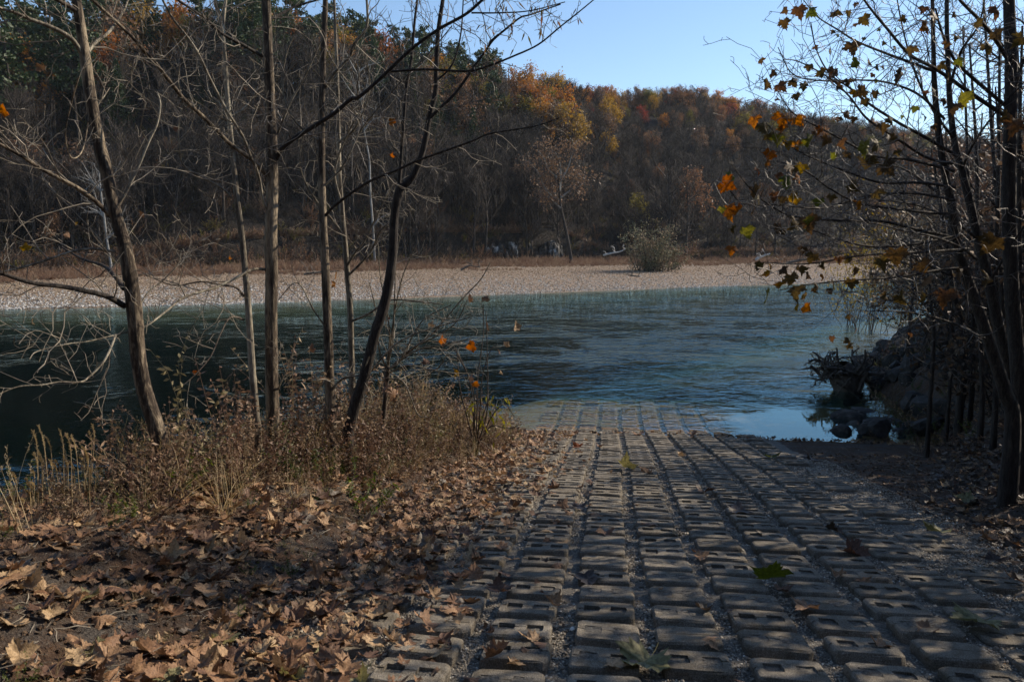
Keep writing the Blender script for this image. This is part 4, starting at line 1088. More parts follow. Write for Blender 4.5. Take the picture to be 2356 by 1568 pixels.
HL6 = [(390, 150, 70), (590, 260, 70), (660, 290, 95), (720, 300, 60), (840, 290, 80), (790, 340, 100), (730, 390, 80), (825, 415, 110), (640, 460, 100), (960, 400, 60), (1040, 435, 50), (825, 550, 50), (875, 555, 70), (1170, 615, 40), (1190, 375, 80), (1070, 375, 80), (1000, 260, 60), (1100, 230, 60), (940, 200, 80), (870, 160, 60), (1185, 220, 60), (1380, 230, 100), (1490, 170, 130), (1660, 250, 110), (1440, 490, 90), (1520, 480, 110), (1830, 440, 130), (1700, 480, 70), (2170, 90, 150), (2110, 370, 120), (1940, 300, 110), (1060, 755, 45), (1175, 780, 45), (1170, 810, 50), (1585, 735, 35), (1475, 868, 28), (1230, 705, 35), (880, 470, 60), (935, 430, 50), (1000, 340, 50), (900, 340, 60), (1240, 300, 60)]
for HL, oy in ((HL3, 0), (HL6, OY)):
    for X_, Y_, sz in HL:
        px, py = O3 + X_ * .3418, oy + Y_ * .3418
        D = float(np.interp(px, [1640, 2000, 2356], [6.1, 7.0, 7.8])) + rng.uniform(-.3, .3)
        low = (X_ < 1000 and py > 250)
        r = rng.random()
        key = ('orange' if r < 0.42 else ('dusk' if r < .8 else 'green')) if low else ('dusk' if r < 0.84 else ('green' if r < 0.92 else 'orange'))
        s = sz * .3418 / FX * D / .78
        par = TB if px < 2190 else TR
        put_leaf(LV[key][int(rng.integers(0, 6))], at(px, py - 3, D), (rng.uniform(-2.1, -1.0), rng.normal(0, .5), rng.uniform(-1.2, 1.2)), s, parent=par)

# thicket of thin dark stems behind the right trees
g = np.random.default_rng(23)
for i, (x0, y0, x1, top, Y, w) in enumerate([(2147, 800, 2130, 560, 13, 9), (2215, 800, 2150, 380, 14, 16), (2190, 790, 2175, 300, 15, 8), (2260, 900, 2230, 100, 12, 12), (2290, 930, 2300, 60, 11, 13), (2310, 900, 2260, -40, 12.5, 12), (2240, 820, 2215, 60, 14, 10),
                                     (2345, 950, 2352, 60, 10, 14), (2370, 900, 2340, 100, 11, 14), (2400, 930, 2390, 0, 10, 18), (2225, 780, 2260, 260, 16, 9), (2320, 820, 2290, 200, 15, 10), (2270, 780, 2285, 250, 17, 8), (2090, 780, 2110, 420, 20, 8)]):
    o = tree_root(x0, y0, Y, 'slender_tree', None)
    labs = ['thin dark stem leaning over the rock bank at the left of the right thicket', 'forked dark stem rising from the top of the rocks', 'very thin upright stem behind the rock bank stem pair']
    tag(o, labs[i] if i < 3 else 'thin dark upright tree stem in the shaded thicket at the right', 'tree', 'thin stems in the right thicket')
    trunk(o, [(x0, y0), (x0 + (x1 - x0) * .3 + g.normal(0, 4), y0 + (top - y0) * .33), (x0 + (x1 - x0) * .7 + g.normal(0, 5), y0 + (top - y0) * .66), (x1, top)], Y, [w, w * .8, w * .65, w * .35], M['bark_dark'], 7)
    for j in range(5):
        t = g.uniform(.25, .95); px = x0 + (x1 - x0) * t; py = y0 + (top - y0) * t; s = g.choice([-1, -1, 1]) * g.uniform(60, 170)
        limb(o, [(px, py), (px + s * .5, py - g.uniform(10, 70)), (px + s, py - g.uniform(-20, 120))], Y, Y - .4, w * .3, 1.6, M['bark_dark'], ntw=8, twl=.9, g=g, twm=M['twig_dark'])

def thicket_shrub(x, y, h, rad, seed, lab):
    r = np.random.default_rng(seed); z = max(gz(x, y), 0.1)
    o = empty('thicket_shrub', (x, y, z)); tag(o, lab, 'shrub', 'tangled shrubs in the right thicket')
    sm = MB(); tips = []
    for i in range(13):
        th = r.uniform(0, 6.28); grow(sm, np.array([r.normal(0, .3), r.normal(0, .3), -.2]), np.array([math.cos(th) * .45, math.sin(th) * .45, 1.0]), h * r.uniform(.5, 1), .022, 3, r, .2, .05, 5, 4, 0, .8, .5, tips, rmin=.003, seg=.3)
    sm.obj('stem', M['bark_dark'], o)
    C = np.vstack([p + r.normal(0, .12, (2, 3)) for p, d in tips if r.random() < .5]); fm = MB(); leafcards(fm, C, .05, r, 0); fm.obj('foliage', M['weed_dark'], o)
for i, (x, y, h, rad) in enumerate([(9.6, 16.2, 3.2, 1.4), (11.2, 18.6, 4.2, 1.6), (12.6, 21.5, 3.4, 1.8), (14.5, 25.5, 4.6, 2), (8.2, 13.2, 2.6, 1.2), (10.2, 14.2, 4.0, 1.5), (8.9, 11.2, 3.5, 1.4), (16.5, 29, 4.5, 2), (13.5, 18.5, 5, 2), (20, 35, 5, 2)]):
    thicket_shrub(x, y, h, rad, 300 + i, 'tangled leafless shrub in the dark thicket above the rock bank')

# ------------------------------------------------------------------ rocks of the riprap and the root wad
def rock_mesh(seed, mat, name='rock'):
    bm = bmesh.new(); bmesh.ops.create_icosphere(bm, subdivisions=2, radius=1); r = random.Random(seed)
    cuts = [(Vector((r.gauss(0, 1), r.gauss(0, 1), r.gauss(0, 1))).normalized(), r.uniform(.55, .85)) for _ in range(9)]
    for v in bm.verts:
        for nn, dd in cuts:
            e = v.co.dot(nn) - dd
            if e > 0: v.co -= nn * e
        v.co += Vector((r.gauss(0, .02), r.gauss(0, .02), r.gauss(0, .02)))
    me = bpy.data.meshes.new(name); bm.to_mesh(me); bm.free(); me.materials.append(mat); return me
rocks = [rock_mesh(i, M['rock']) for i in range(7)]
rip = []
for i in range(4000):
    x = rng.uniform(6.8, 24); y = rng.uniform(15.8, 42)
    d = -float(sdist(np.array([x]), np.array([y]), SHORE)[0])
    if d < -0.4 or d > 3.6 or y < 16.2 or (x < 9.4 and 18.5 < y < 22.5): continue
    s = rng.uniform(.12, .34) * (1 + y / 60)
    if y < 21 and rng.random() < .18: s *= 1.5
    if any((x - a) ** 2 + (y - b) ** 2 < (0.62 * (s + c)) ** 2 for a, b, c in rip): continue
    rip.append((x, y, s))
    if len(rip) > 290: break
for x, y, s in rip:
    o = bpy.data.objects.new('rock', rocks[int(rng.integers(0, 7))]); COL.objects.link(o)
    o.location = (x, y, gz(x, y) + s * .22); o.rotation_euler = tuple(rng.uniform(-.5, .5, 2)) + (rng.uniform(0, 6.28),)
    o.scale = (s * rng.uniform(.9, 1.3), s * rng.uniform(.7, 1.1), s * rng.uniform(.6, .95)); o.parent = bank
# the two blocks by the calm cove
for (px, py, w, Y, lab) in ((2025, 958, 60, 15.9, None), (1995, 975, 40, 16.0, None)):
    p = at(px, py, Y); s = w / FX * Y * .6
    o = bpy.data.objects.new('rock', rocks[2]); COL.objects.link(o); o.location = (p[0], p[1], max(gz(p[0], p[1]), 0) + s * .3)
    o.scale = (s, s * .9, s * .8); o.rotation_euler = (.2, .1, w); o.parent = bank

g = np.random.default_rng(31)
M['driftwood'] = simple('driftwood', [(0.3, (0.035, 0.028, 0.022)), (0.7, (0.15, 0.125, 0.10))], 6, 6, 0.8, 0.8, 0.02, src='World')
M['pale_wood'] = simple('bleached_wood', [(0.3, (0.25, 0.24, 0.22)), (0.7, (0.55, 0.53, 0.50))], 5, 5, 0.8, 0.5, 0.02, src='World')
rw = empty('root_wad'); tag(rw, 'uprooted tangle of dark tree roots standing in the shallow water by the rocks', 'driftwood')
c = at(1940, 880, 21.0); c[2] = 0.25
mb = MB(); mb.tube(np.array([c + [.2, .1, -.35], c + [0, 0, .15], c + [-.15, -.05, .45]]), [.34, .42, .2], 10, 0, .08)
mb.obj('stump', M['driftwood'], rw)
for i in range(46):
    mb = MB()
    th = g.uniform(0, 6.28); el = g.uniform(-.25, .95)
    d = np.array([math.cos(th) * 1.25, math.sin(th) * .7, el * .75])
    grow(mb, c + d * .2 + [0, 0, .1], d, g.uniform(.35, 1.0), g.uniform(.03, .075), 2, g, .33, .02, 4, 6, 0, .9, .5, rmin=.008)
    mb.obj('root', M['driftwood'], rw)
for (p0, p1, w) in (((1900, 845), (1985, 865), 9), ((1865, 842), (1900, 880), 9), ((1995, 855), (1975, 900), 12), ((1925, 880), (1990, 930), 6)):
    a = at(*p0, 20.6); b = at(*p1, 20.6); mb = MB(); m_ = (a + b) / 2 + [0, 0, .05]
    mb.tube(smoothline([a, m_, b], [w / FX * 10, w / FX * 9, w / FX * 6])[0], np.linspace(w / FX * 10, w / FX * 6, 13), 7, 0, .05); mb.obj('root', M['driftwood'], rw)

# ------------------------------------------------------------------ weeds, grass, brush
M['weed'] = leafmat('dry_weed', [(0, (0.10, 0.055, 0.036)), (0.4, (0.18, 0.11, 0.07)), (0.8, (0.30, 0.22, 0.14)), (1, (0.11, 0.11, 0.045))], 0.22, tsat=1.0)
M['straw'] = leafmat('straw', [(0, (0.30, 0.23, 0.13)), (1, (0.42, 0.34, 0.21))], 0.25)
M['greenweed'] = leafmat('green_weed', [(0, (0.05, 0.075, 0.02)), (1, (0.11, 0.13, 0.035))], 0.35)
def weed(seed, h, nst, nleaf, ll, mat, spread=.35, stemr=.0022, droop=.2):
    r = np.random.default_rng(seed); mb = MB()
    for s in range(nst):
        th = r.uniform(0, 6.28); d = np.array([math.cos(th) * spread, math.sin(th) * spread, 1.0])
        P = [np.array([r.normal(0, .03), r.normal(0, .03), -0.02])]; dd = nrm(d); hh = h * r.uniform(.5, 1.1)
        for i in range(5):
            dd = nrm(dd + r.normal(0, .13, 3) - np.array([0, 0, droop * i * .12])); P.append(P[-1] + dd * hh / 5)
        P = np.array(P); mb.tube(P, np.linspace(stemr, stemr * .5, 6), 3)
        for l in range(nleaf):
            t = r.uniform(.25, 1) * 4.99; i = int(t); q = P[i] + (P[i + 1] - P[i]) * (t - i)
            d1 = nrm(r.normal(0, 1, 3) + np.array([0, 0, -.1])); w = nrm(np.cross(d1, r.normal(0, 1, 3))) * ll * .2; L = ll * r.uniform(.5, 1.2)
            bend = nrm(r.normal(0, 1, 3)) * L * .3
            mb.add([q, q + d1 * L * .5 + w + bend * .3, q + d1 * L + bend, q + d1 * L * .5 - w + bend * .3], quads=[(0, 1, 2, 3)])
    return mb.mesh('weed', mat)
def grass(seed, h, n, mat, head=False, spread=.3, w=.004):
    r = np.random.default_rng(seed); mb = MB()
    for s in range(n):
        th = r.uniform(0, 6.28); sp = r.uniform(0, spread); d = np.array([math.cos(th) * sp, math.sin(th) * sp, 1.0]); p = np.array([r.normal(0, .04), r.normal(0, .04), -.02])
        hh = h * r.uniform(.5, 1.1); side = nrm(np.cross(d, [math.sin(th * 3), math.cos(th * 3), .1])) * w
        dd = nrm(d); P = [p]
        for i in range(5):
            dd = nrm(dd + np.array([d[0], d[1], 0]) * .18 - np.array([0, 0, .07 * i * spread])); P.append(P[-1] + dd * hh / 5)
        P = np.array(P); ww = np.linspace(1, .15, 6)[:, None]
        V = np.vstack([P - side * ww, P + side * ww]); mb.add(V, quads=[(i, i + 1, i + 7, i + 6) for i in range(5)])
        if head:
            for k in range(16):
                q = P[4] + (P[5] - P[4]) * k / 14; e = nrm(r.normal(0, 1, 3) + dd * 1.5) * .022
                mb.add([q, q + e + [.003, 0, 0], q + e * 1.6, q + e - [.003, 0, 0]], quads=[(0, 1, 2, 3)])
    return mb.mesh('grass', mat)
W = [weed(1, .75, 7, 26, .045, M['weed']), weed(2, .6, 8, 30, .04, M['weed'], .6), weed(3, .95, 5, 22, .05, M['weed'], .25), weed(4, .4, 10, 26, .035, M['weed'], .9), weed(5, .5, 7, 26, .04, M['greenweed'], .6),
     grass(6, .7, 26, M['straw'], False, .5, .003), grass(7, .45, 30, M['straw'], False, .9, .003), weed(8, .7, 6, 26, .045, M['weed_dark'], .5), weed(9, .35, 9, 20, .04, M['weed'], 1.2), grass(10, .8, 8, M['straw'], True, .3)]
wc = proto_collection('weeds', W)
EDGE = [(-9, 4.6), (-6, 5.0), (-4.4, 5.5), (-3.2, 6.3), (-2.85, 7.5), (-2.45, 8.8), (-1.95, 10.3), (-1.4, 12), (-.9, 13.6), (-.45, 15.2)]
E = np.array(EDGE)
n = 4200
t = rng.random(n) * (len(E) - 1.001); i = t.astype(int); f = (t - i)[:, None]
P = E[i] * (1 - f) + E[i + 1] * f
off = rng.normal(0, .42, (n, 2)); P = P + off
P[:, 1] -= np.where((P[:, 0] > -3.0) & (rng.random(n) < .5), np.abs(rng.normal(0, .75, n)), 0)
x, y = P[:, 0], P[:, 1]
a, b = ab(x, y); d1 = -sdist(x, y, SHORE)
k = (d1 > .02) & (b < -1.75) & ~((x < -3.1) & (rng.random(n) < .6))
x, y = x[k], y[k]; n = len(x)
near = x < -3.1
pick = rng.choice([0, 1, 2, 3, 3, 4, 0, 6, 8, 8, 9, 7, 1, 7], n)
pick = np.where(near & (rng.random(n) < .8), rng.choice([3, 8, 6], n), pick)
scl = (0.45 + 0.6 * rng.random(n) + 0.75 * (rng.random(n) > .93)) * np.where(near, .55, 1) * np.interp(y, [5, 8, 13, 15.5], [.75, .9, .85, .55])
scatter('dry_brush', wc, np.stack([x, y, ground_z(x, y)], 1), rng.uniform(0, 6.28, (n, 3)) * [0.02, 0.02, 1], scl, pick, label='band of dry brown weeds along the edge of the near left bank', cat='brush')
# low plants over the rest of the bank floor
n = 420
x = rng.uniform(-5, -.6, n); y = rng.uniform(2.6, 10, n); a, b = ab(x, y); d1 = -sdist(x, y, SHORE)
k = (d1 > .4) & (b < -2.1); x, y = x[k], y[k]; n = len(x)
scatter('ground_cover', wc, np.stack([x, y, ground_z(x, y)], 1), rng.uniform(0, 6.28, (n, 3)) * [0.02, 0.02, 1], rng.uniform(.2, .45, n), rng.choice([3, 4, 6, 8], n), parent=bank)
# weeds on the shaded right bank
n = 700
x = rng.uniform(6.0, 15, n); y = rng.uniform(9, 27, n); a, b = ab(x, y); d1 = -sdist(x, y, SHORE)
k = (d1 > .2) & (b > 5.2) & ((x > 7.5) | (rng.random(n) < .25)); x, y = x[k], y[k]; n = len(x)
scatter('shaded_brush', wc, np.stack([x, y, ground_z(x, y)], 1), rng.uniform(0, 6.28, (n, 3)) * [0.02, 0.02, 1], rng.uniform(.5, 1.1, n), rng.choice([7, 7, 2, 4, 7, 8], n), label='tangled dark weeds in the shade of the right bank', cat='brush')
# tall reed grass, far left
g = np.random.default_rng(41)
reed = empty('reed_grass'); tag(reed, 'clump of tall pale reed grass with bent seed heads at the left water edge', 'grass')
for i in range(38):
    bx = g.uniform(30, 215); Y = g.uniform(5.0, 5.9); top = g.uniform(975, 1120) if 80 < bx < 210 else g.uniform(1060, 1150)
    p = at(bx, 1190, Y); p[2] = gz(p[0], p[1]) - .02
    q = at(bx + g.normal(-8, 14), top, Y)
    P = np.array([p, p * .6 + q * .4 + [.01, 0, 0], p * .2 + q * .8 + [.02, 0, .01], q, q + [g.choice([-1, 1]) * .035, 0, .012], q + [g.choice([-1, 1]) * .06, 0, -.02]])
    mb = MB(); S, _ = smoothline(P[:4]); mb.tube(S, np.linspace(.004, .002, len(S)), 4)
    hd = S[-1]
    for k in range(34):
        t = k / 34; k0 = min(int(t * 7), 6); c0 = S[-8 + k0] * (1 - (t * 7 - k0)) + S[-7 + k0] * (t * 7 - k0)
        e = nrm(g.normal(0, 1, 3) * .45 + [0, 0, 1]) * .02
        mb.add([c0, c0 + e * .6 + [.004, 0, 0], c0 + e, c0 + e * .6 - [.004, 0, 0]], quads=[(0, 1, 2, 3)])
    mb.obj('stalk', M['straw'], reed)
# leafy vine clumps at trunk feet
for (px, py, Y, lab) in ((820, 1010, 8.1, 'clump of dry rust coloured leaves clinging to the foot of the dark forked tree'), (385, 1110, 5.9, 'dry vine leaves around the foot of the leaning left sycamore')):
    p = at(px, py, Y); p[2] = gz(p[0], p[1])
    mb = MB(); r = np.random.default_rng(int(px))
    for k in range(420):
        z = r.random() ** 1.3 * (.62 if px > 500 else .35); q = p + [r.normal(0, .07 + .05 * (1 - z)), r.normal(0, .08), z]
        d1 = nrm(r.normal(0, 1, 3) + [0, 0, -.8]); w = nrm(np.cross(d1, r.normal(0, 1, 3))) * .008; L = r.uniform(.03, .06)
        mb.add([q, q + d1 * L * .5 + w, q + d1 * L, q + d1 * L * .5 - w], quads=[(0, 1, 2, 3)])
    for k in range(14):
        q = p + [r.normal(0, .06), r.normal(0, .06), -.02]; mb.tube(np.array([q, q + [r.normal(0, .03), 0, .25], q + [r.normal(0, .06), 0, .5]]), [.003, .002, .0015], 3)
    o = mb.obj('dry_vine', M['weed']); tag(o, lab, 'plant')

# ------------------------------------------------------------------ far bank
M['redgrass'] = leafmat('red_grass', [(0, (0.15, 0.08, 0.05)), (0.5, (0.22, 0.135, 0.085)), (1, (0.28, 0.20, 0.13))], 0.2, tsat=1.0)
G2 = [grass(60, .9, 40, M['redgrass'], False, .5, .016), grass(61, .7, 40, M['redgrass'], False, .7, .016), weed(62, 1.2, 8, 26, .13, M['redgrass'], .5, .008)]
gc = proto_collection('far_grass', G2)
n = 13000
px = rng.uniform(-80, 2450, n); dbx = np.interp(px, PXK, DB); fy = np.interp(px, [-200, 0, 600, 1200, 1600, 1900, 2100, 2500], [44, 48.3, 54, 65, 75.7, 85, 93, 118])
t = 1 - rng.random(n) ** 1.3 * .5
t = np.where(vnoise(px / 90, t * 8, 51) > .18, t, np.clip(t + .12, 0, 1.03))
y = fy + t * (dbx - fy); x = (px - 1178) / FX * y
scatter('red_grass', gc, np.stack([x, y, ground_z(x, y, False) - .05], 1), rng.uniform(0, 6.28, (n, 3)) * [0, 0, 1], rng.uniform(.45, 1.1, n) * np.interp(t, [.55, .8, 1], [.45, .85, 1.25]), rng.integers(0, 3, n), parent=gbar)

# hill tree prototypes
M['hbark'] = simple('far_bark', [(0.3, (0.018, 0.014, 0.012)), (0.7, (0.062, 0.050, 0.042))], 1.5, 3, 0.9, 0, src='World')
M['hbark_w'] = simple('far_white_bark', [(0.35, (0.10, 0.095, 0.09)), (0.7, (0.33, 0.32, 0.30))], .8, 3, 0.9, 0, src='World')
def hleaf(name, stops, tr=.35):
    return leafmat(name, stops, tr)
M['fol_orange'] = hleaf('orange_foliage', [(0, (0.30, 0.13, 0.055)), (0.35, (0.36, 0.175, 0.06)), (0.7, (0.34, 0.20, 0.08)), (1, (0.27, 0.12, 0.065))])
M['fol_gold'] = hleaf('gold_foliage', [(0, (0.33, 0.215, 0.06)), (1, (0.27, 0.185, 0.07))])
M['fol_rust'] = hleaf('rust_foliage', [(0, (0.15, 0.09, 0.06)), (0.5, (0.20, 0.12, 0.075)), (1, (0.13, 0.10, 0.075))])
M['fol_red'] = hleaf('red_foliage', [(0, (0.22, 0.06, 0.045)), (1, (0.18, 0.07, 0.05))])
M['fol_pine'] = hleaf('pine_foliage', [(0, (0.028, 0.05, 0.02)), (1, (0.045, 0.07, 0.028))], .15)
M['fol_olive'] = hleaf('olive_foliage', [(0, (0.12, 0.12, 0.035)), (1, (0.17, 0.14, 0.04))])
def hill_tree(seed, kind, h):
    """returns (trunk mesh, crown mesh)"""
    r = np.random.default_rng(seed); tb = MB(); cb_ = MB()
    lean = r.normal(0, .05, 2)
    if kind in ('bare', 'leafy', 'snag'):
        P = np.array([[lean[0] * t * h + r.normal(0, .08), lean[1] * t * h + r.normal(0, .08), t * h * .75 - .5 * (t == 0)] for t in np.linspace(0, 1, 7)])
        tb.tube(P, np.linspace(h * .016, h * .005, 7), 5)
        tips = []
        nb = 15 if kind != 'snag' else 9
        for i in range(nb):
            t = .25 + .72 * (i + r.random()) / nb; k = int(t * 6); k = min(k, 5); q = P[k] + (P[k + 1] - P[k]) * (t * 6 - k)
            th = r.uniform(0, 6.28); d = np.array([math.cos(th) * .8, math.sin(th) * .8, .9])
            grow(cb_ if kind == 'leafy' else cb_, q, d, h * .34 * (1.15 - .5 * t), h * .0062, 2 if kind == 'bare' else 2, r, .16, .08, 5 if kind == 'bare' else 4, 3, 0, .7, .55, tips, rmin=.016 if kind == 'bare' else .012, seg=1.2)
        if kind == 'leafy':
            C = []
            for p, d in tips:
                k = int(r.integers(4, 10)); C.append(p + r.normal(0, h * .033, (k, 3)))
            C = np.vstack(C); leafcards(cb_, C, h * .017, r)
    elif kind == 'pine':
        P = np.array([[lean[0] * t * h * .5, lean[1] * t * h * .5, t * h - .5 * (t == 0)] for t in np.linspace(0, 1, 8)])
        tb.tube(P, np.linspace(h * .013, h * .003, 8), 5)
        for i in range(46):
            t = .42 + .57 * (i + r.random()) / 46; q = np.array([lean[0] * t * h * .5, lean[1] * t * h * .5, t * h]); th = r.uniform(0, 6.28)
            L = h * .19 * (1.25 - t) ** .6 * r.uniform(.5, 1.15) * (1.0 if t > .55 else .8)
            if r.random() < .12: continue
            e = q + np.array([math.cos(th), math.sin(th), .22]) * L
            cb_.tube(np.array([q, (q + e) / 2 + [0, 0, -.03 * L], e]), [h * .002, h * .0015, .01], 3)
            n = 34; f = r.uniform(.35, 1.05, (n, 1)); C = q + (e - q) * f + r.normal(0, h * .016, (n, 3)); leafcards(cb_, C, h * .018, r)
    elif kind == 'cedar':
        P = np.array([[0, 0, -.4], [0, 0, h * .5], [0, 0, h]]); tb.tube(P, [h * .015, h * .01, .01], 5)
        n = 2300; t = r.random(n) ** 1.2; th = r.uniform(0, 6.28, n); rad = h * .2 * (1.02 - t) ** .75 * r.uniform(.35, 1.1, n) ** .6 * (1 + .28 * np.sin(th * 3 + t * 9))
        C = np.stack([np.cos(th) * rad, np.sin(th) * rad, t * h + .2], 1); leafcards(cb_, C, h * .016, r)
    return tb, cb_
def hill_pair(seed, kind, h, barkm, leafm):
    t, c = hill_tree(seed, kind, h)
    return t.mesh('trunk', barkm), c.mesh('crown', [barkm, leafm or barkm])
PROT = {}
for nm, kd, h, lm in (('bare', 'bare', 13, None), ('bare2', 'bare', 11, None), ('bare3', 'bare', 15, None), ('orange', 'leafy', 13, 'fol_orange'), ('orange2', 'leafy', 12, 'fol_orange'), ('gold', 'leafy', 13, 'fol_gold'),
                      ('rust', 'leafy', 13, 'fol_rust'), ('rust2', 'leafy', 11, 'fol_rust'), ('red', 'leafy', 8, 'fol_red'), ('pine', 'pine', 16, 'fol_pine'), ('pine2', 'pine', 15, 'fol_pine'), ('cedar', 'cedar', 9, 'fol_pine'), ('olive', 'leafy', 12, 'fol_olive')):
    PROT[nm] = hill_pair(hash_ := sum(map(ord, nm)) , kd, h, M['hbark'], M[lm] if lm else None)
def joined(nm):
    ms = PROT[nm]; bm = bmesh.new(); bm.from_mesh(ms[0]); n0 = len(bm.faces); bm.from_mesh(ms[1]); me = bpy.data.meshes.new(nm); bm.to_mesh(me); bm.free()
    for m in ms[1].materials: me.materials.append(m)
    return me
order_n = ['bare', 'bare2', 'bare3', 'orange', 'rust', 'rust2', 'pine', 'cedar', 'gold', 'olive', 'orange2', 'red', 'pine2']
fc = proto_collection('forest', [joined(k) for k in order_n])

# individual trees that stand out, each picked from the photograph's skyline and slopes
def hill_pos(px, frac):
    """point on the slope, frac 0 = foot, 1 = crest"""
    db = np.interp(px, PXK, DB); dc = np.interp(px, PXK, DC); y = db + frac * (dc - db); x = (px - 1178) / FX * y
    return x, y, float(ground_z(np.array([x]), np.array([y]), False)[0])
def find_frac(px, py_base):
    best = 0; bd = 1e9
    for f in np.linspace(0, 1, 60):
        x, y, z = hill_pos(px, f); v = (z - CAMZ) / y; py = 784 - FX * math.tan(math.atan(v) + PITCH)
        if abs(py - py_base) < bd: bd = abs(py - py_base); best = f
    return best
PICKED = []
def hill_thing(kind, px, py_top, py_base, label, group=None, name=None, cat='tree'):
    f = find_frac(px, py_base); x, y, z = hill_pos(px, f)
    h0 = {'bare': 13, 'bare2': 11, 'bare3': 15, 'orange': 13, 'orange2': 12, 'gold': 13, 'rust': 13, 'rust2': 11, 'red': 8, 'pine': 16, 'pine2': 15, 'cedar': 9, 'olive': 12}[kind]
    v = (z - CAMZ) / y; pyb = 784 - FX * math.tan(math.atan(v) + PITCH)
    hh = max((pyb - py_top), 12) / FX * y
    s = hh / (h0 * (.98 if kind[:4] in ('pine', 'ceda') else 1.02))
    PICKED.append((px, y, wd0 := hh / 3.2 / y * FX))
    nm = name or {'pine': 'pine_tree', 'pine2': 'pine_tree', 'cedar': 'cedar_tree'}.get(kind, 'bare_tree' if kind.startswith('bare') else 'autumn_tree')
    o = empty(nm, (x, y, z)); tag(o, label, cat, group); o.rotation_euler = (0, 0, rng.uniform(0, 6.28))
    wd = float(np.clip(s, .5, 1.35)); o.scale = (max(wd, s * .8), max(wd, s * .8), s)
    for part, me in zip(('trunk', 'crown'), PROT[kind]):
        c = bpy.data.objects.new(part, me); COL.objects.link(c); c.parent = o
    return o
SPEC = [('pine', 150, 20, 330, 'tall dark pine behind the top of the leaning left sycamore'), ('pine2', 205, 40, 350, 'dark pine right of the leaning sycamore, on the left hilltop'), ('pine', 235, 10, 330, 'broad pine just left of the orange tree on the left hilltop'),
        ('pine2', 385, 15, 200, 'open crowned pine standing against the sky on the left hilltop'), ('cedar', 330, 60, 150, 'light green pointed evergreen below the gold tree on the left hilltop'), ('orange', 440, -10, 150, 'tall bright orange tree reaching out of the top of the picture'),
        ('gold', 345, 0, 170, 'tall yellow orange tree at the left hilltop beside the bright orange one'), ('orange2', 430, 40, 170, 'second orange crown below the tallest orange tree on the left hilltop'), ('orange', 570, 40, 190, 'rust orange tree between the slender and the thick near trunks'),
        ('orange2', 670, 20, 170, 'orange tree just right of the thick near trunk on the skyline'), ('gold', 700, 60, 210, 'gold orange tree behind the straight medium sycamore'), ('pine', 775, 65, 180, 'dark pine on the skyline right of the straight sycamore'),
        ('pine2', 830, 65, 190, 'pine on the skyline left of the large orange crown'), ('orange', 885, 62, 210, 'large orange crown left of the dark forked tree'), ('orange2', 915, 90, 240, 'orange crown crossed by the dark forked tree'), ('rust', 860, 110, 240, 'rusty crown under the large orange crown'),
        ('orange', 1010, 118, 240, 'pinkish orange crown right of the dark fork on the skyline'), ('pine', 1050, 145, 260, 'dark flat topped pine behind the dark fork'), ('gold', 1085, 160, 290, 'gold brown crown right of the flat topped pine'), ('rust', 1060, 170, 300, 'rust coloured crown below the flat topped pine'),
        ('pine', 1135, 176, 330, 'tall standing pine with an open trunk in the middle of the hill'), ('orange', 1185, 145, 290, 'tallest orange crown at the middle of the skyline'), ('pine2', 1172, 215, 300, 'small pine below the tallest orange crown'), ('orange2', 1230, 168, 300, 'broad golden orange crown on the middle skyline'),
        ('gold', 1265, 165, 300, 'wide amber crown at the shoulder of the near hill'), ('orange', 1300, 190, 330, 'orange crown at the right shoulder of the near hill'), ('gold', 1320, 230, 400, 'gold tree on the slope under the hill shoulder'), ('rust', 1285, 230, 380, 'brownish orange crown below the amber crown'),
        ('cedar', 1010, 220, 330, 'bushy green cedar left of the tall standing pine'), ('cedar', 1050, 230, 320, 'wide green cedar below the flat topped pine'), ('cedar', 960, 200, 320, 'dark green cedar behind the dark fork'), ('cedar', 1090, 260, 380, 'olive green cedar low in the cluster of cedars'),
        ('pine2', 650, 90, 220, 'dark green pine behind the thick near trunk'), ('pine', 600, 110, 240, 'dark pine between the slender and thick trunks'), ('cedar', 480, 170, 260, 'low cedar left of the slender sycamore'), ('cedar', 250, 150, 250, 'green cedar on the slope behind the leaning sycamore'),
        ('red', 690, 360, 420, 'small crimson shrub tree in the dark of the bluff'), ('orange2', 535, 165, 225, 'vivid orange small tree on the slope left of the thick trunk'), ('gold', 1405, 222, 330, 'large golden crown on the far ridge, right of the shoulder'), ('gold', 1400, 300, 380, 'yellow gold tree beneath the large golden crown'),
        ('red', 1470, 240, 300, 'red crown in the middle of the far slope'), ('orange', 1520, 258, 320, 'bright orange crown in the middle of the far slope'), ('orange2', 1355, 280, 350, 'small orange crown left of the yellow gold tree'), ('orange2', 1670, 295, 350, 'lone orange brown crown on the far slope'),
        ('red', 1342, 192, 240, 'dark red crown where the far ridge begins'), ('olive', 1470, 440, 560, 'yellow green tree low on the slope behind the round bush'), ('orange', 1485, 300, 350, 'small bright orange crown below the red crown'), ('rust', 1590, 380, 540, 'rust coloured tree low on the slope behind the right end of the bush')]
for s in SPEC: hill_thing(*s)
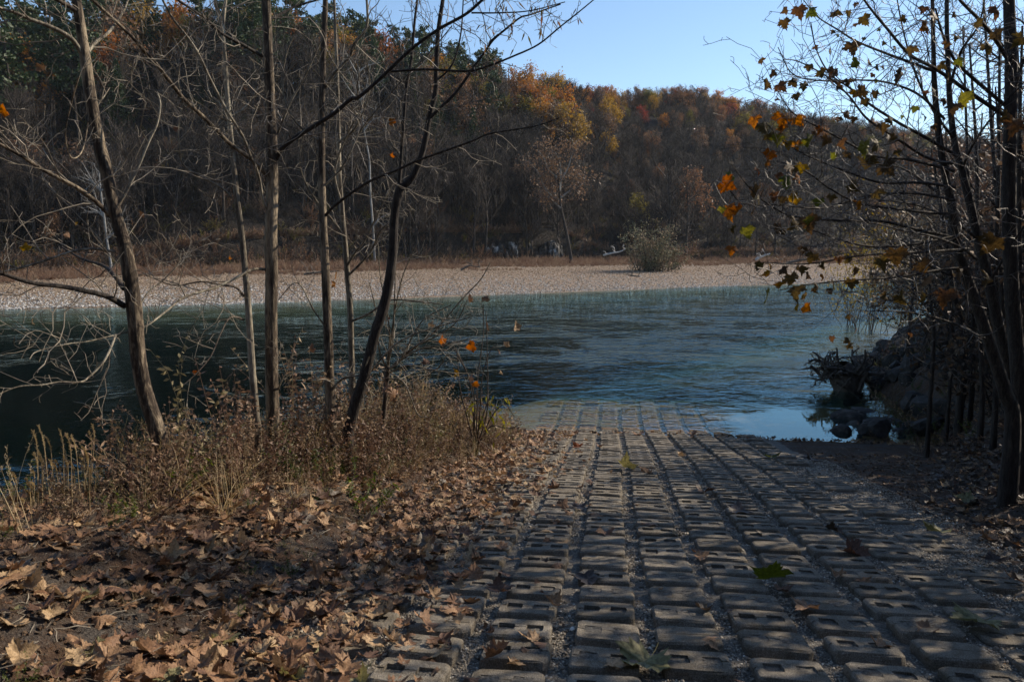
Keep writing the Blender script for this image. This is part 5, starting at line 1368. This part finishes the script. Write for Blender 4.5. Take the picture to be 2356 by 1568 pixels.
# skyline and slope crowns, alike in kind: named by where on the hill they stand
zones = [(1340, 1500, 'orange and rust crown on the far ridge above the middle of the river', 'crowns on the far ridge'), (1500, 1700, 'rust coloured crown along the top of the far ridge', 'crowns on the far ridge top'), (1700, 2000, 'brown gold crown where the far ridge slopes down to the right', 'crowns on the falling ridge'), (2000, 2400, 'dull brown crown on the low right end of the ridge', 'crowns on the low ridge end')]
for (x0, x1, lab, grp), num in zip(zones, (26, 30, 26, 18)):
    for i in range(num):
        px = rng.uniform(x0, x1); sk = float(np.interp(px, PXK, SKY)); f = rng.random() ** 1.3
        top = sk + f * (60 if px < 1700 else 36) + rng.normal(0, 3)
        hill_thing(str(rng.choice(['orange', 'orange2', 'rust', 'rust', 'gold', 'rust2', 'red', 'olive'] if px < 1700 else ['rust', 'rust2', 'rust', 'orange', 'olive', 'bare'])), px, top, top + 52 * (1 if px < 1700 else .85), lab, grp)
for i in range(24):
    px = rng.uniform(-40, 1000); sk = float(np.interp(px, PXK, SKY)); top = sk + rng.uniform(0, 120)
    hill_thing(str(rng.choice(['bare', 'bare3', 'bare2'])), px, top, top + 190, 'leafless grey tree high on the left hill among the pines', 'leafless trees on the left hill')
for i in range(16):
    px = rng.uniform(900, 1800); f = rng.uniform(.02, .5)
    hill_thing(str(rng.choice(['bare', 'bare3', 'bare2'])), px, 330 + rng.uniform(0, 150), 590, 'leafless tree near the foot of the middle slope', 'leafless trees at the foot of the slope')

# the rest of the wood
n = 11500
px = np.concatenate([rng.uniform(-200, 1300, 4300), rng.uniform(1200, 2700, 7200)]); f = rng.random(n) ** .8 * 1.08
db = np.interp(px, PXK, DB); dc = np.interp(px, PXK, DC); y = db + 1.5 + f * (dc - db); x = (px - 1178) / FX * y
z = ground_z(x, y, False)
crest = f > .7
r = rng.random(n)
pick = rng.choice([0, 1, 2, 0, 2, 1, 0, 2, 0, 1, 0, 1, 1, 2], n)
pick = np.where(r < .04, 5, pick)
lefty = px < 1150
pick = np.where(lefty & (f > .36) & (r < .5), rng.choice([6, 12, 7, 7, 4, 6, 12, 3, 7, 5, 9], n), pick)
pick = np.where(~lefty & crest & (px < 1760) & (r < .72), rng.choice([3, 4, 5, 10, 4, 8, 9], n), pick)
pick = np.where(~lefty & crest & (px >= 1760) & (r < .35), rng.choice([4, 5, 9], n), pick)
pick = np.where(~lefty & ~crest & (f > .3) & (r < .13), rng.choice([4, 5, 5, 10, 9], n), pick)
hs = rng.uniform(.5, 1.02, n) * np.where(f < .25, .8, 1) * np.interp(px, [1150, 1450], [1.05, .74])
keep = np.ones(n, bool)
for (qx, qy, qw) in PICKED:
    keep &= ~((np.abs(px - qx) < qw * .55) & (y > qy - 34) & (y < qy + 3) & (f > .12) & (rng.random(n) < .85))
x, y, z, hs, pick, px, f = [v[keep] for v in (x, y, z, hs, pick, px, f)]; n = len(x)
scatter('hill_forest', fc, np.stack([x, y, z], 1), np.stack([rng.normal(0, .05, n), rng.normal(0, .05, n), rng.uniform(0, 6.28, n)], 1), np.stack([hs * rng.uniform(.85, 1.25, n), hs * rng.uniform(.85, 1.25, n), hs], 1), pick,
        label='leafless and rust coloured wood covering the hillsides across the river', cat='forest')
# undergrowth at the slope foot
U = [weed(70, 2.6, 14, 30, .16, M['fol_rust'], .6, .02), weed(71, 2.2, 16, 6, .14, M['hbark'], .9, .02), weed(72, 3.2, 14, 5, .14, M['hbark'], .7, .022), weed(73, 1.8, 12, 30, .15, M['fol_olive'], .8, .02)]
uc = proto_collection('undergrowth', U)
n = 14000
px = rng.uniform(-200, 2600, n); f = rng.random(n) ** 1.7 * 1.0
db = np.interp(px, PXK, DB); dc = np.interp(px, PXK, DC); y = db - 1 + f * (dc - db); x = (px - 1178) / FX * y
scatter('undergrowth', uc, np.stack([x, y, ground_z(x, y, False) - .1], 1), rng.uniform(0, 6.28, (n, 3)) * [0, 0, 1], rng.uniform(.5, 1.1, n), rng.choice([1, 2, 1, 2, 1, 1, 2, 1, 2, 1, 0, 3], n), parent=hill)

# white limestone outcrops at the foot of the bluff
M['lime'] = simple('limestone', [(0.44, (0.03, 0.027, 0.024)), (0.56, (0.08, 0.075, 0.07)), (0.66, (0.40, 0.39, 0.38))], 1.1, 8, 0.9, 1.0, .25, (1, 1, .35), 'World')
def cliff(px0, px1, pyt, pyb, Y, label):
    mb = MB(); nx, nz = 70, 34
    p0 = at(px0, pyb, Y); p1 = at(px1, pyb, Y + 2); p0[1] += 2.2; p1[1] += 2.2; h = (pyb - pyt) / FX * Y * .8
    V = []
    r = np.random.default_rng(int(px0))
    for i in range(nx):
        for j in range(nz):
            t = i / (nx - 1); s = j / (nz - 1); p = p0 * (1 - t) + p1 * t
            hh = h * (.55 + .35 * math.sin(t * math.pi) ** .5 + .5 * float(vnoise(np.array(p[0] * .5), np.array(1.5), 8)) + .25 * float(vnoise(np.array(p[0] * 2.2), np.array(1.5), 9)))
            V.append([p[0], p[1] + s * 2.2 + float(1.6 * vnoise(np.array(p[0] * .8), np.array(s * 2.5), int(px0)) + .9 * vnoise(np.array(p[0] * 2.6), np.array(s * 4), 5) + .4 * vnoise(np.array(p[0] * 7), np.array(s * 14), 6)), p0[2] - 1 + s * (hh + 1)])
    back = len(V)
    Q = [(i * nz + j, (i + 1) * nz + j, (i + 1) * nz + j + 1, i * nz + j + 1) for i in range(nx - 1) for j in range(nz - 1)]
    V2 = [[v[0], v[1] + 5, v[2]] for v in V[nz - 1::nz]]
    V += V2
    Q += [(i * nz + nz - 1, (i + 1) * nz + nz - 1, back + i + 1, back + i) for i in range(nx - 1)]
    mb.add(V, quads=Q); o = mb.obj('rock_outcrop', M['lime'], smooth=False); tag(o, label, 'rock face', 'pale rock faces at the foot of the bluff')
cliff(895, 1062, 540, 598, 108, 'left part of the broken pale rock face at the foot of the bluff')
cliff(1040, 1192, 532, 596, 111, 'middle part of the pale rock face at the foot of the bluff')
cliff(1176, 1300, 540, 600, 115, 'right part of the pale rock face beside the far sycamore')

# far sycamore with rusty crown
g = np.random.default_rng(51)
FS = tree_root(1312, 592, 112, 'sycamore_tree', 'lone white limbed sycamore with thin rust leaves across the river')
trunk(FS, [(1314, 598), (1308, 560), (1300, 520), (1292, 485), (1288, 460), (1286, 430), (1284, 405)], 112, [9, 8, 7, 6, 6, 5, 4], M['hbark'], 7)
tipsF = []
for L in ([(1288, 462), (1270, 450), (1255, 435), (1240, 400), (1225, 380)], [(1288, 440), (1290, 400), (1287, 370), (1278, 350)], [(1284, 410), (1262, 390), (1250, 360), (1235, 345)], [(1290, 455), (1310, 440), (1330, 430), (1345, 420)], [(1292, 480), (1275, 465), (1262, 450)], [(1287, 420), (1305, 390), (1315, 360), (1320, 345)]):
    limb(FS, L, 112, 111, 5, 1.2, M['hbark_w'], g=g, ntw=12, twl=3.2, lvl=2, twm=M['hbark'], sides=5, tips=tipsF, twr=.05, wob=.18)
mb = MB(); C = np.vstack([p + g.normal(0, .45, (5, 3)) for p, d in tipsF]); leafcards(mb, C, .17, g, 0); mb.obj('crown', M['fol_rust'], FS)
# white bare sycamore on the left, behind the near trees
for (bx, by, Y, pts, lab) in ((860, 600, 100, [(862, 600), (858, 520), (852, 440), (850, 370), (838, 300), (830, 230), (822, 170)], 'tall white leafless sycamore across the river behind the near trees'),
                             (255, 605, 76, [(255, 605), (246, 550), (240, 500), (232, 440), (228, 400)], 'slim pale leafless tree at the foot of the left bluff')):
    o = tree_root(bx, by, Y, 'white_tree', lab)
    trunk(o, pts, Y, [6, 5, 5, 4, 3, 3, 2][:len(pts)], M['hbark_w'], 6)
    for k in range(9):
        i = int(g.integers(1, len(pts))); px, py = pts[i]; s = g.choice([-1, 1]) * g.uniform(15, 55)
        limb(o, [(px, py), (px + s * .4, py - g.uniform(8, 25)), (px + s, py - g.uniform(25, 80))], Y, Y, 4, 1.2, M['hbark_w'], g=g, ntw=7, twl=2.2, lvl=1, twm=M['hbark_w'], sides=4, twr=.03, wob=.2)

# round willow bush on the bar
g = np.random.default_rng(52)
c = at(1503, 612, 94); c[2] = gz(c[0], c[1])
bu = empty('willow_bush', (0, 0, 0)); tag(bu, 'big rounded grey green willow bush on the far gravel bar', 'bush')
st = MB(); C = []
for i in range(70):
    th = g.uniform(0, 6.28); d = np.array([math.cos(th) * g.uniform(.1, .9), math.sin(th) * .6, 1.0]); P = [c + [g.normal(0, 1.1), g.normal(0, .7), -.1]]
    L = g.uniform(2.6, 6.2); dd = nrm(d)
    for k in range(5): dd = nrm(dd + g.normal(0, .1, 3)); P.append(P[-1] + dd * L / 5)
    P = np.array(P); st.tube(P, np.linspace(.04, .012, 6), 3); C.append(np.repeat(P[1:], 22, 0) + g.normal(0, .28, (110, 3)))
st.obj('stem', M['hbark'], bu)
C = np.vstack(C); C = C[C[:, 2] > c[2]]
M['willow_fol'] = simple('willow_foliage', [(0.36, (0.09, 0.10, 0.055)), (0.48, (0.19, 0.17, 0.09)), (0.60, (0.30, 0.20, 0.12))], .55, 3, .8, 0, src='World')
mb = MB(); leafcards(mb, C, .11, g, 0); mb.obj('foliage', M['willow_fol'], bu)
# red brown shrub beside it
c = at(1555, 606, 99); c[2] = gz(c[0], c[1]); mb = MB()
for i in range(26):
    P = np.array([c + [g.normal(0, .4), g.normal(0, .4), -.1], c + [g.normal(0, .9), g.normal(0, .5), 1.2], c + [g.normal(0, 1.3), g.normal(0, .6), g.uniform(1.6, 2.6)]]); mb.tube(P, [.03, .02, .01], 3)
    leafcards(mb, np.repeat(P[1:], 26, 0) + g.normal(0, .35, (52, 3)), .10, g, 1)
o = mb.obj('shrub', [M['hbark'], M['redgrass']]); tag(o, 'reddish brown shrub against the right side of the willow bush', 'bush')

# driftwood along the far bar
def drift(pts, Y, w, mat, lab, nb=4):
    o = empty('driftwood'); tag(o, lab, 'driftwood')
    P = np.array([at(px, py, Y) for px, py in pts]); zb = [gz(p[0], p[1]) for p in P]
    sh = max(zb) - min(P[:, 2]) if min(P[:, 2]) < min(zb) else 0
    P[:, 2] += sh + .05
    S, _ = smoothline(P); mb = MB(); mb.tube(S, np.linspace(w, w * .4, len(S)), 6, 0, .06); mb.obj('log', mat, o)
    for k in range(nb):
        q = S[int(g.integers(1, len(S) - 1))]; mb = MB(); grow(mb, q, np.array([g.normal(), g.normal() * .5, abs(g.normal()) + .3]), g.uniform(.6, 1.6), w * .4, 1, g, .3, 0, 3, 4, rmin=.02); mb.obj('branch', mat, o)
drift([(1388, 588), (1408, 583), (1425, 580), (1441, 573)], 118, .16, M['pale_wood'], 'bleached white log with a root end left of the willow bush')
drift([(1060, 622), (1075, 614), (1082, 612), (1105, 616)], 88, .12, M['driftwood'], 'dark gnarled root on the edge of the far grass')
drift([(1450, 634), (1462, 636), (1472, 637)], 82, .10, M['driftwood'], 'small black branch lying on the far gravel')
drift([(700, 632), (730, 628), (780, 625)], 66, .10, M['driftwood'], 'grey log between grass and gravel behind the trunks')
drift([(1738, 598), (1755, 590), (1772, 584)], 118, .2, M['pale_wood'], 'pale broken log left of the overhanging orange leaves')
drift([(1810, 606), (1850, 598), (1880, 600)], 112, .22, M['driftwood'], 'heap of dark driftwood behind the overhanging leaves')

# yellow green thicket on the near right shore
g = np.random.default_rng(53)
M['ygfol'] = leafmat('yellow_thicket', [(0, (0.15, 0.12, 0.03)), (.5, (0.20, 0.16, 0.035)), (1, (0.13, 0.075, 0.03))], .5)
for i, (px, top, Y, hw) in enumerate(((2010, 390, 36, 75), (2090, 470, 34, 60), (1960, 510, 38, 45), (2150, 430, 38, 50))):
    x = (px - 1178) / FX * Y; 
    base = np.array([x, Y, max(gz(x, Y), 0.0)]); tz = at(px, top, Y)[2]
    o = empty('shore_shrub'); tag(o, ['tall yellow green shrub on the right shore behind the orange leaves', 'yellowish shrub right of the tallest shore shrub', 'low leftmost shore shrub above the water', 'sparse shrub behind the rock bank at the right'][i], 'shrub', 'yellow green shrubs on the right shore')
    mb = MB(); C = []
    for k in range(16):
        e = np.array([x + g.normal(0, hw / FX * Y * .5), Y + g.normal(0, .8), base[2] + (tz - base[2]) * g.uniform(.45, 1)]); P = np.array([base + [g.normal(0, .3), g.normal(0, .3), -.6], (base + e) / 2 + g.normal(0, .3, 3), e]); S, _ = smoothline(P)
        mb.tube(S, np.linspace(.015, .005, len(S)), 4); C.append(np.repeat(S[4:], 7, 0) + g.normal(0, .34, ((len(S) - 4) * 7, 3)))
    mb.obj('stem', M['bark_dark'], o)
    C = np.vstack(C); me = MB(); leafcards(me, C, .055, g, 0); me.obj('foliage', M['ygfol'], o)

# ------------------------------------------------------------------ unseen wood added behind the landing to block sky light
P_ = []
for i in range(260):
    x = rng.uniform(-38, 26); y = rng.uniform(-34, -5)
    if abs(x) < 2.2 and y > -12: continue
    P_.append((x, y))
for i in range(40): P_.append((rng.uniform(-34, -13), rng.uniform(-5, 2.5)))
P_ = np.array(P_); n = len(P_)
scatter('sky_block_wood', fc, np.column_stack([P_, ground_z(P_[:, 0], P_[:, 1])]), np.stack([np.zeros(n), np.zeros(n), rng.uniform(0, 6.28, n)], 1), rng.uniform(.6, 1.0, n), rng.choice([7, 7, 4, 5, 6, 7, 9], n),
        label='dense unseen wood added behind the boat landing to hold back sky light', cat='forest')

# ------------------------------------------------------------------ shade trees on the right bank, out of frame to the right
SH = []
def shade_tree(x, y, h, rad, nleaf, label, seed):
    r = np.random.default_rng(seed); z = gz(x, y)
    o = empty('shade_tree', (x, y, z)); tag(o, label, 'tree', 'trees on the right bank beyond the picture')
    tb = MB(); P = np.array([[r.normal(0, .05) * i, r.normal(0, .05) * i, h * .8 * i / 6 - .3 * (i == 0)] for i in range(7)]); tb.tube(P, np.linspace(.17, .05, 7), 8); tb.obj('trunk', M['bark_dark'], o)
    cbm = MB(); tips = []
    for i in range(24):
        t = .12 + .85 * i / 24; k = min(int(t * 6), 5); q = P[k] + (P[k + 1] - P[k]) * (t * 6 - k); th = i * 2.4
        grow(cbm, q, np.array([math.cos(th), math.sin(th), .55]), rad * (1.15 - .4 * t), .035, 2, r, .2, .05, 5, 4, 0, .8, .5, tips, rmin=.004, seg=.3)
    C = np.vstack([p + r.normal(0, .22, (nleaf, 3)) for p, d in tips]); leafcards(cbm, C, .085, r)
    cbm.obj('crown', [M['bark_dark'], M['leaf_brown']], o)
for i, (x, y, h, rad, nl) in enumerate([(7.4, 6.8, 6.2, 2.5, 6), (8.6, 9.6, 6.2, 2.6, 6), (9.9, 13.0, 4.2, 2.2, 7), (7.2, 3.4, 5.0, 2.3, 5), (12.0, 16.5, 4.4, 2.3, 6), (6.8, 0.8, 3.6, 2.0, 2), (14.0, 20.5, 3.6, 2.4, 9), (16.5, 24, 4.6, 2.8, 8), (13.0, 23.5, 3.4, 2.2, 9), (19.5, 27.5, 8, 3.2, 6), (18, 31, 7, 3, 6), (23, 34, 8, 3, 6), (12.2, 18.3, 3.2, 2.0, 9)]):
    shade_tree(x, y, h, rad, nl, 'leafy tree on the right bank just beyond the picture edge', 200 + i)

# ------------------------------------------------------------------ air over the valley
hm = bpy.data.materials.new('haze'); hm.use_nodes = True
hm.node_tree.nodes.remove(hm.node_tree.nodes['Principled BSDF'])
pv = hm.node_tree.nodes.new('ShaderNodeVolumePrincipled'); pv.inputs['Density'].default_value = 0.00011
pv.inputs['Color'].default_value = (0.80, 0.90, 1.0, 1)
hm.node_tree.links.new(pv.outputs[0], hm.node_tree.nodes['Material Output'].inputs['Volume'])
mb = MB()
V = [(xx, yy, zz) for zz in (110.0, -16.0) for yy in (-80, 1500) for xx in (-1500, 2600)]
mb.add(V, quads=[(0, 1, 3, 2), (4, 6, 7, 5), (0, 4, 5, 1), (1, 5, 7, 3), (3, 7, 6, 2), (2, 6, 4, 0)])
hz = mb.obj('haze', hm, smooth=False); tag(hz, kind='stuff')
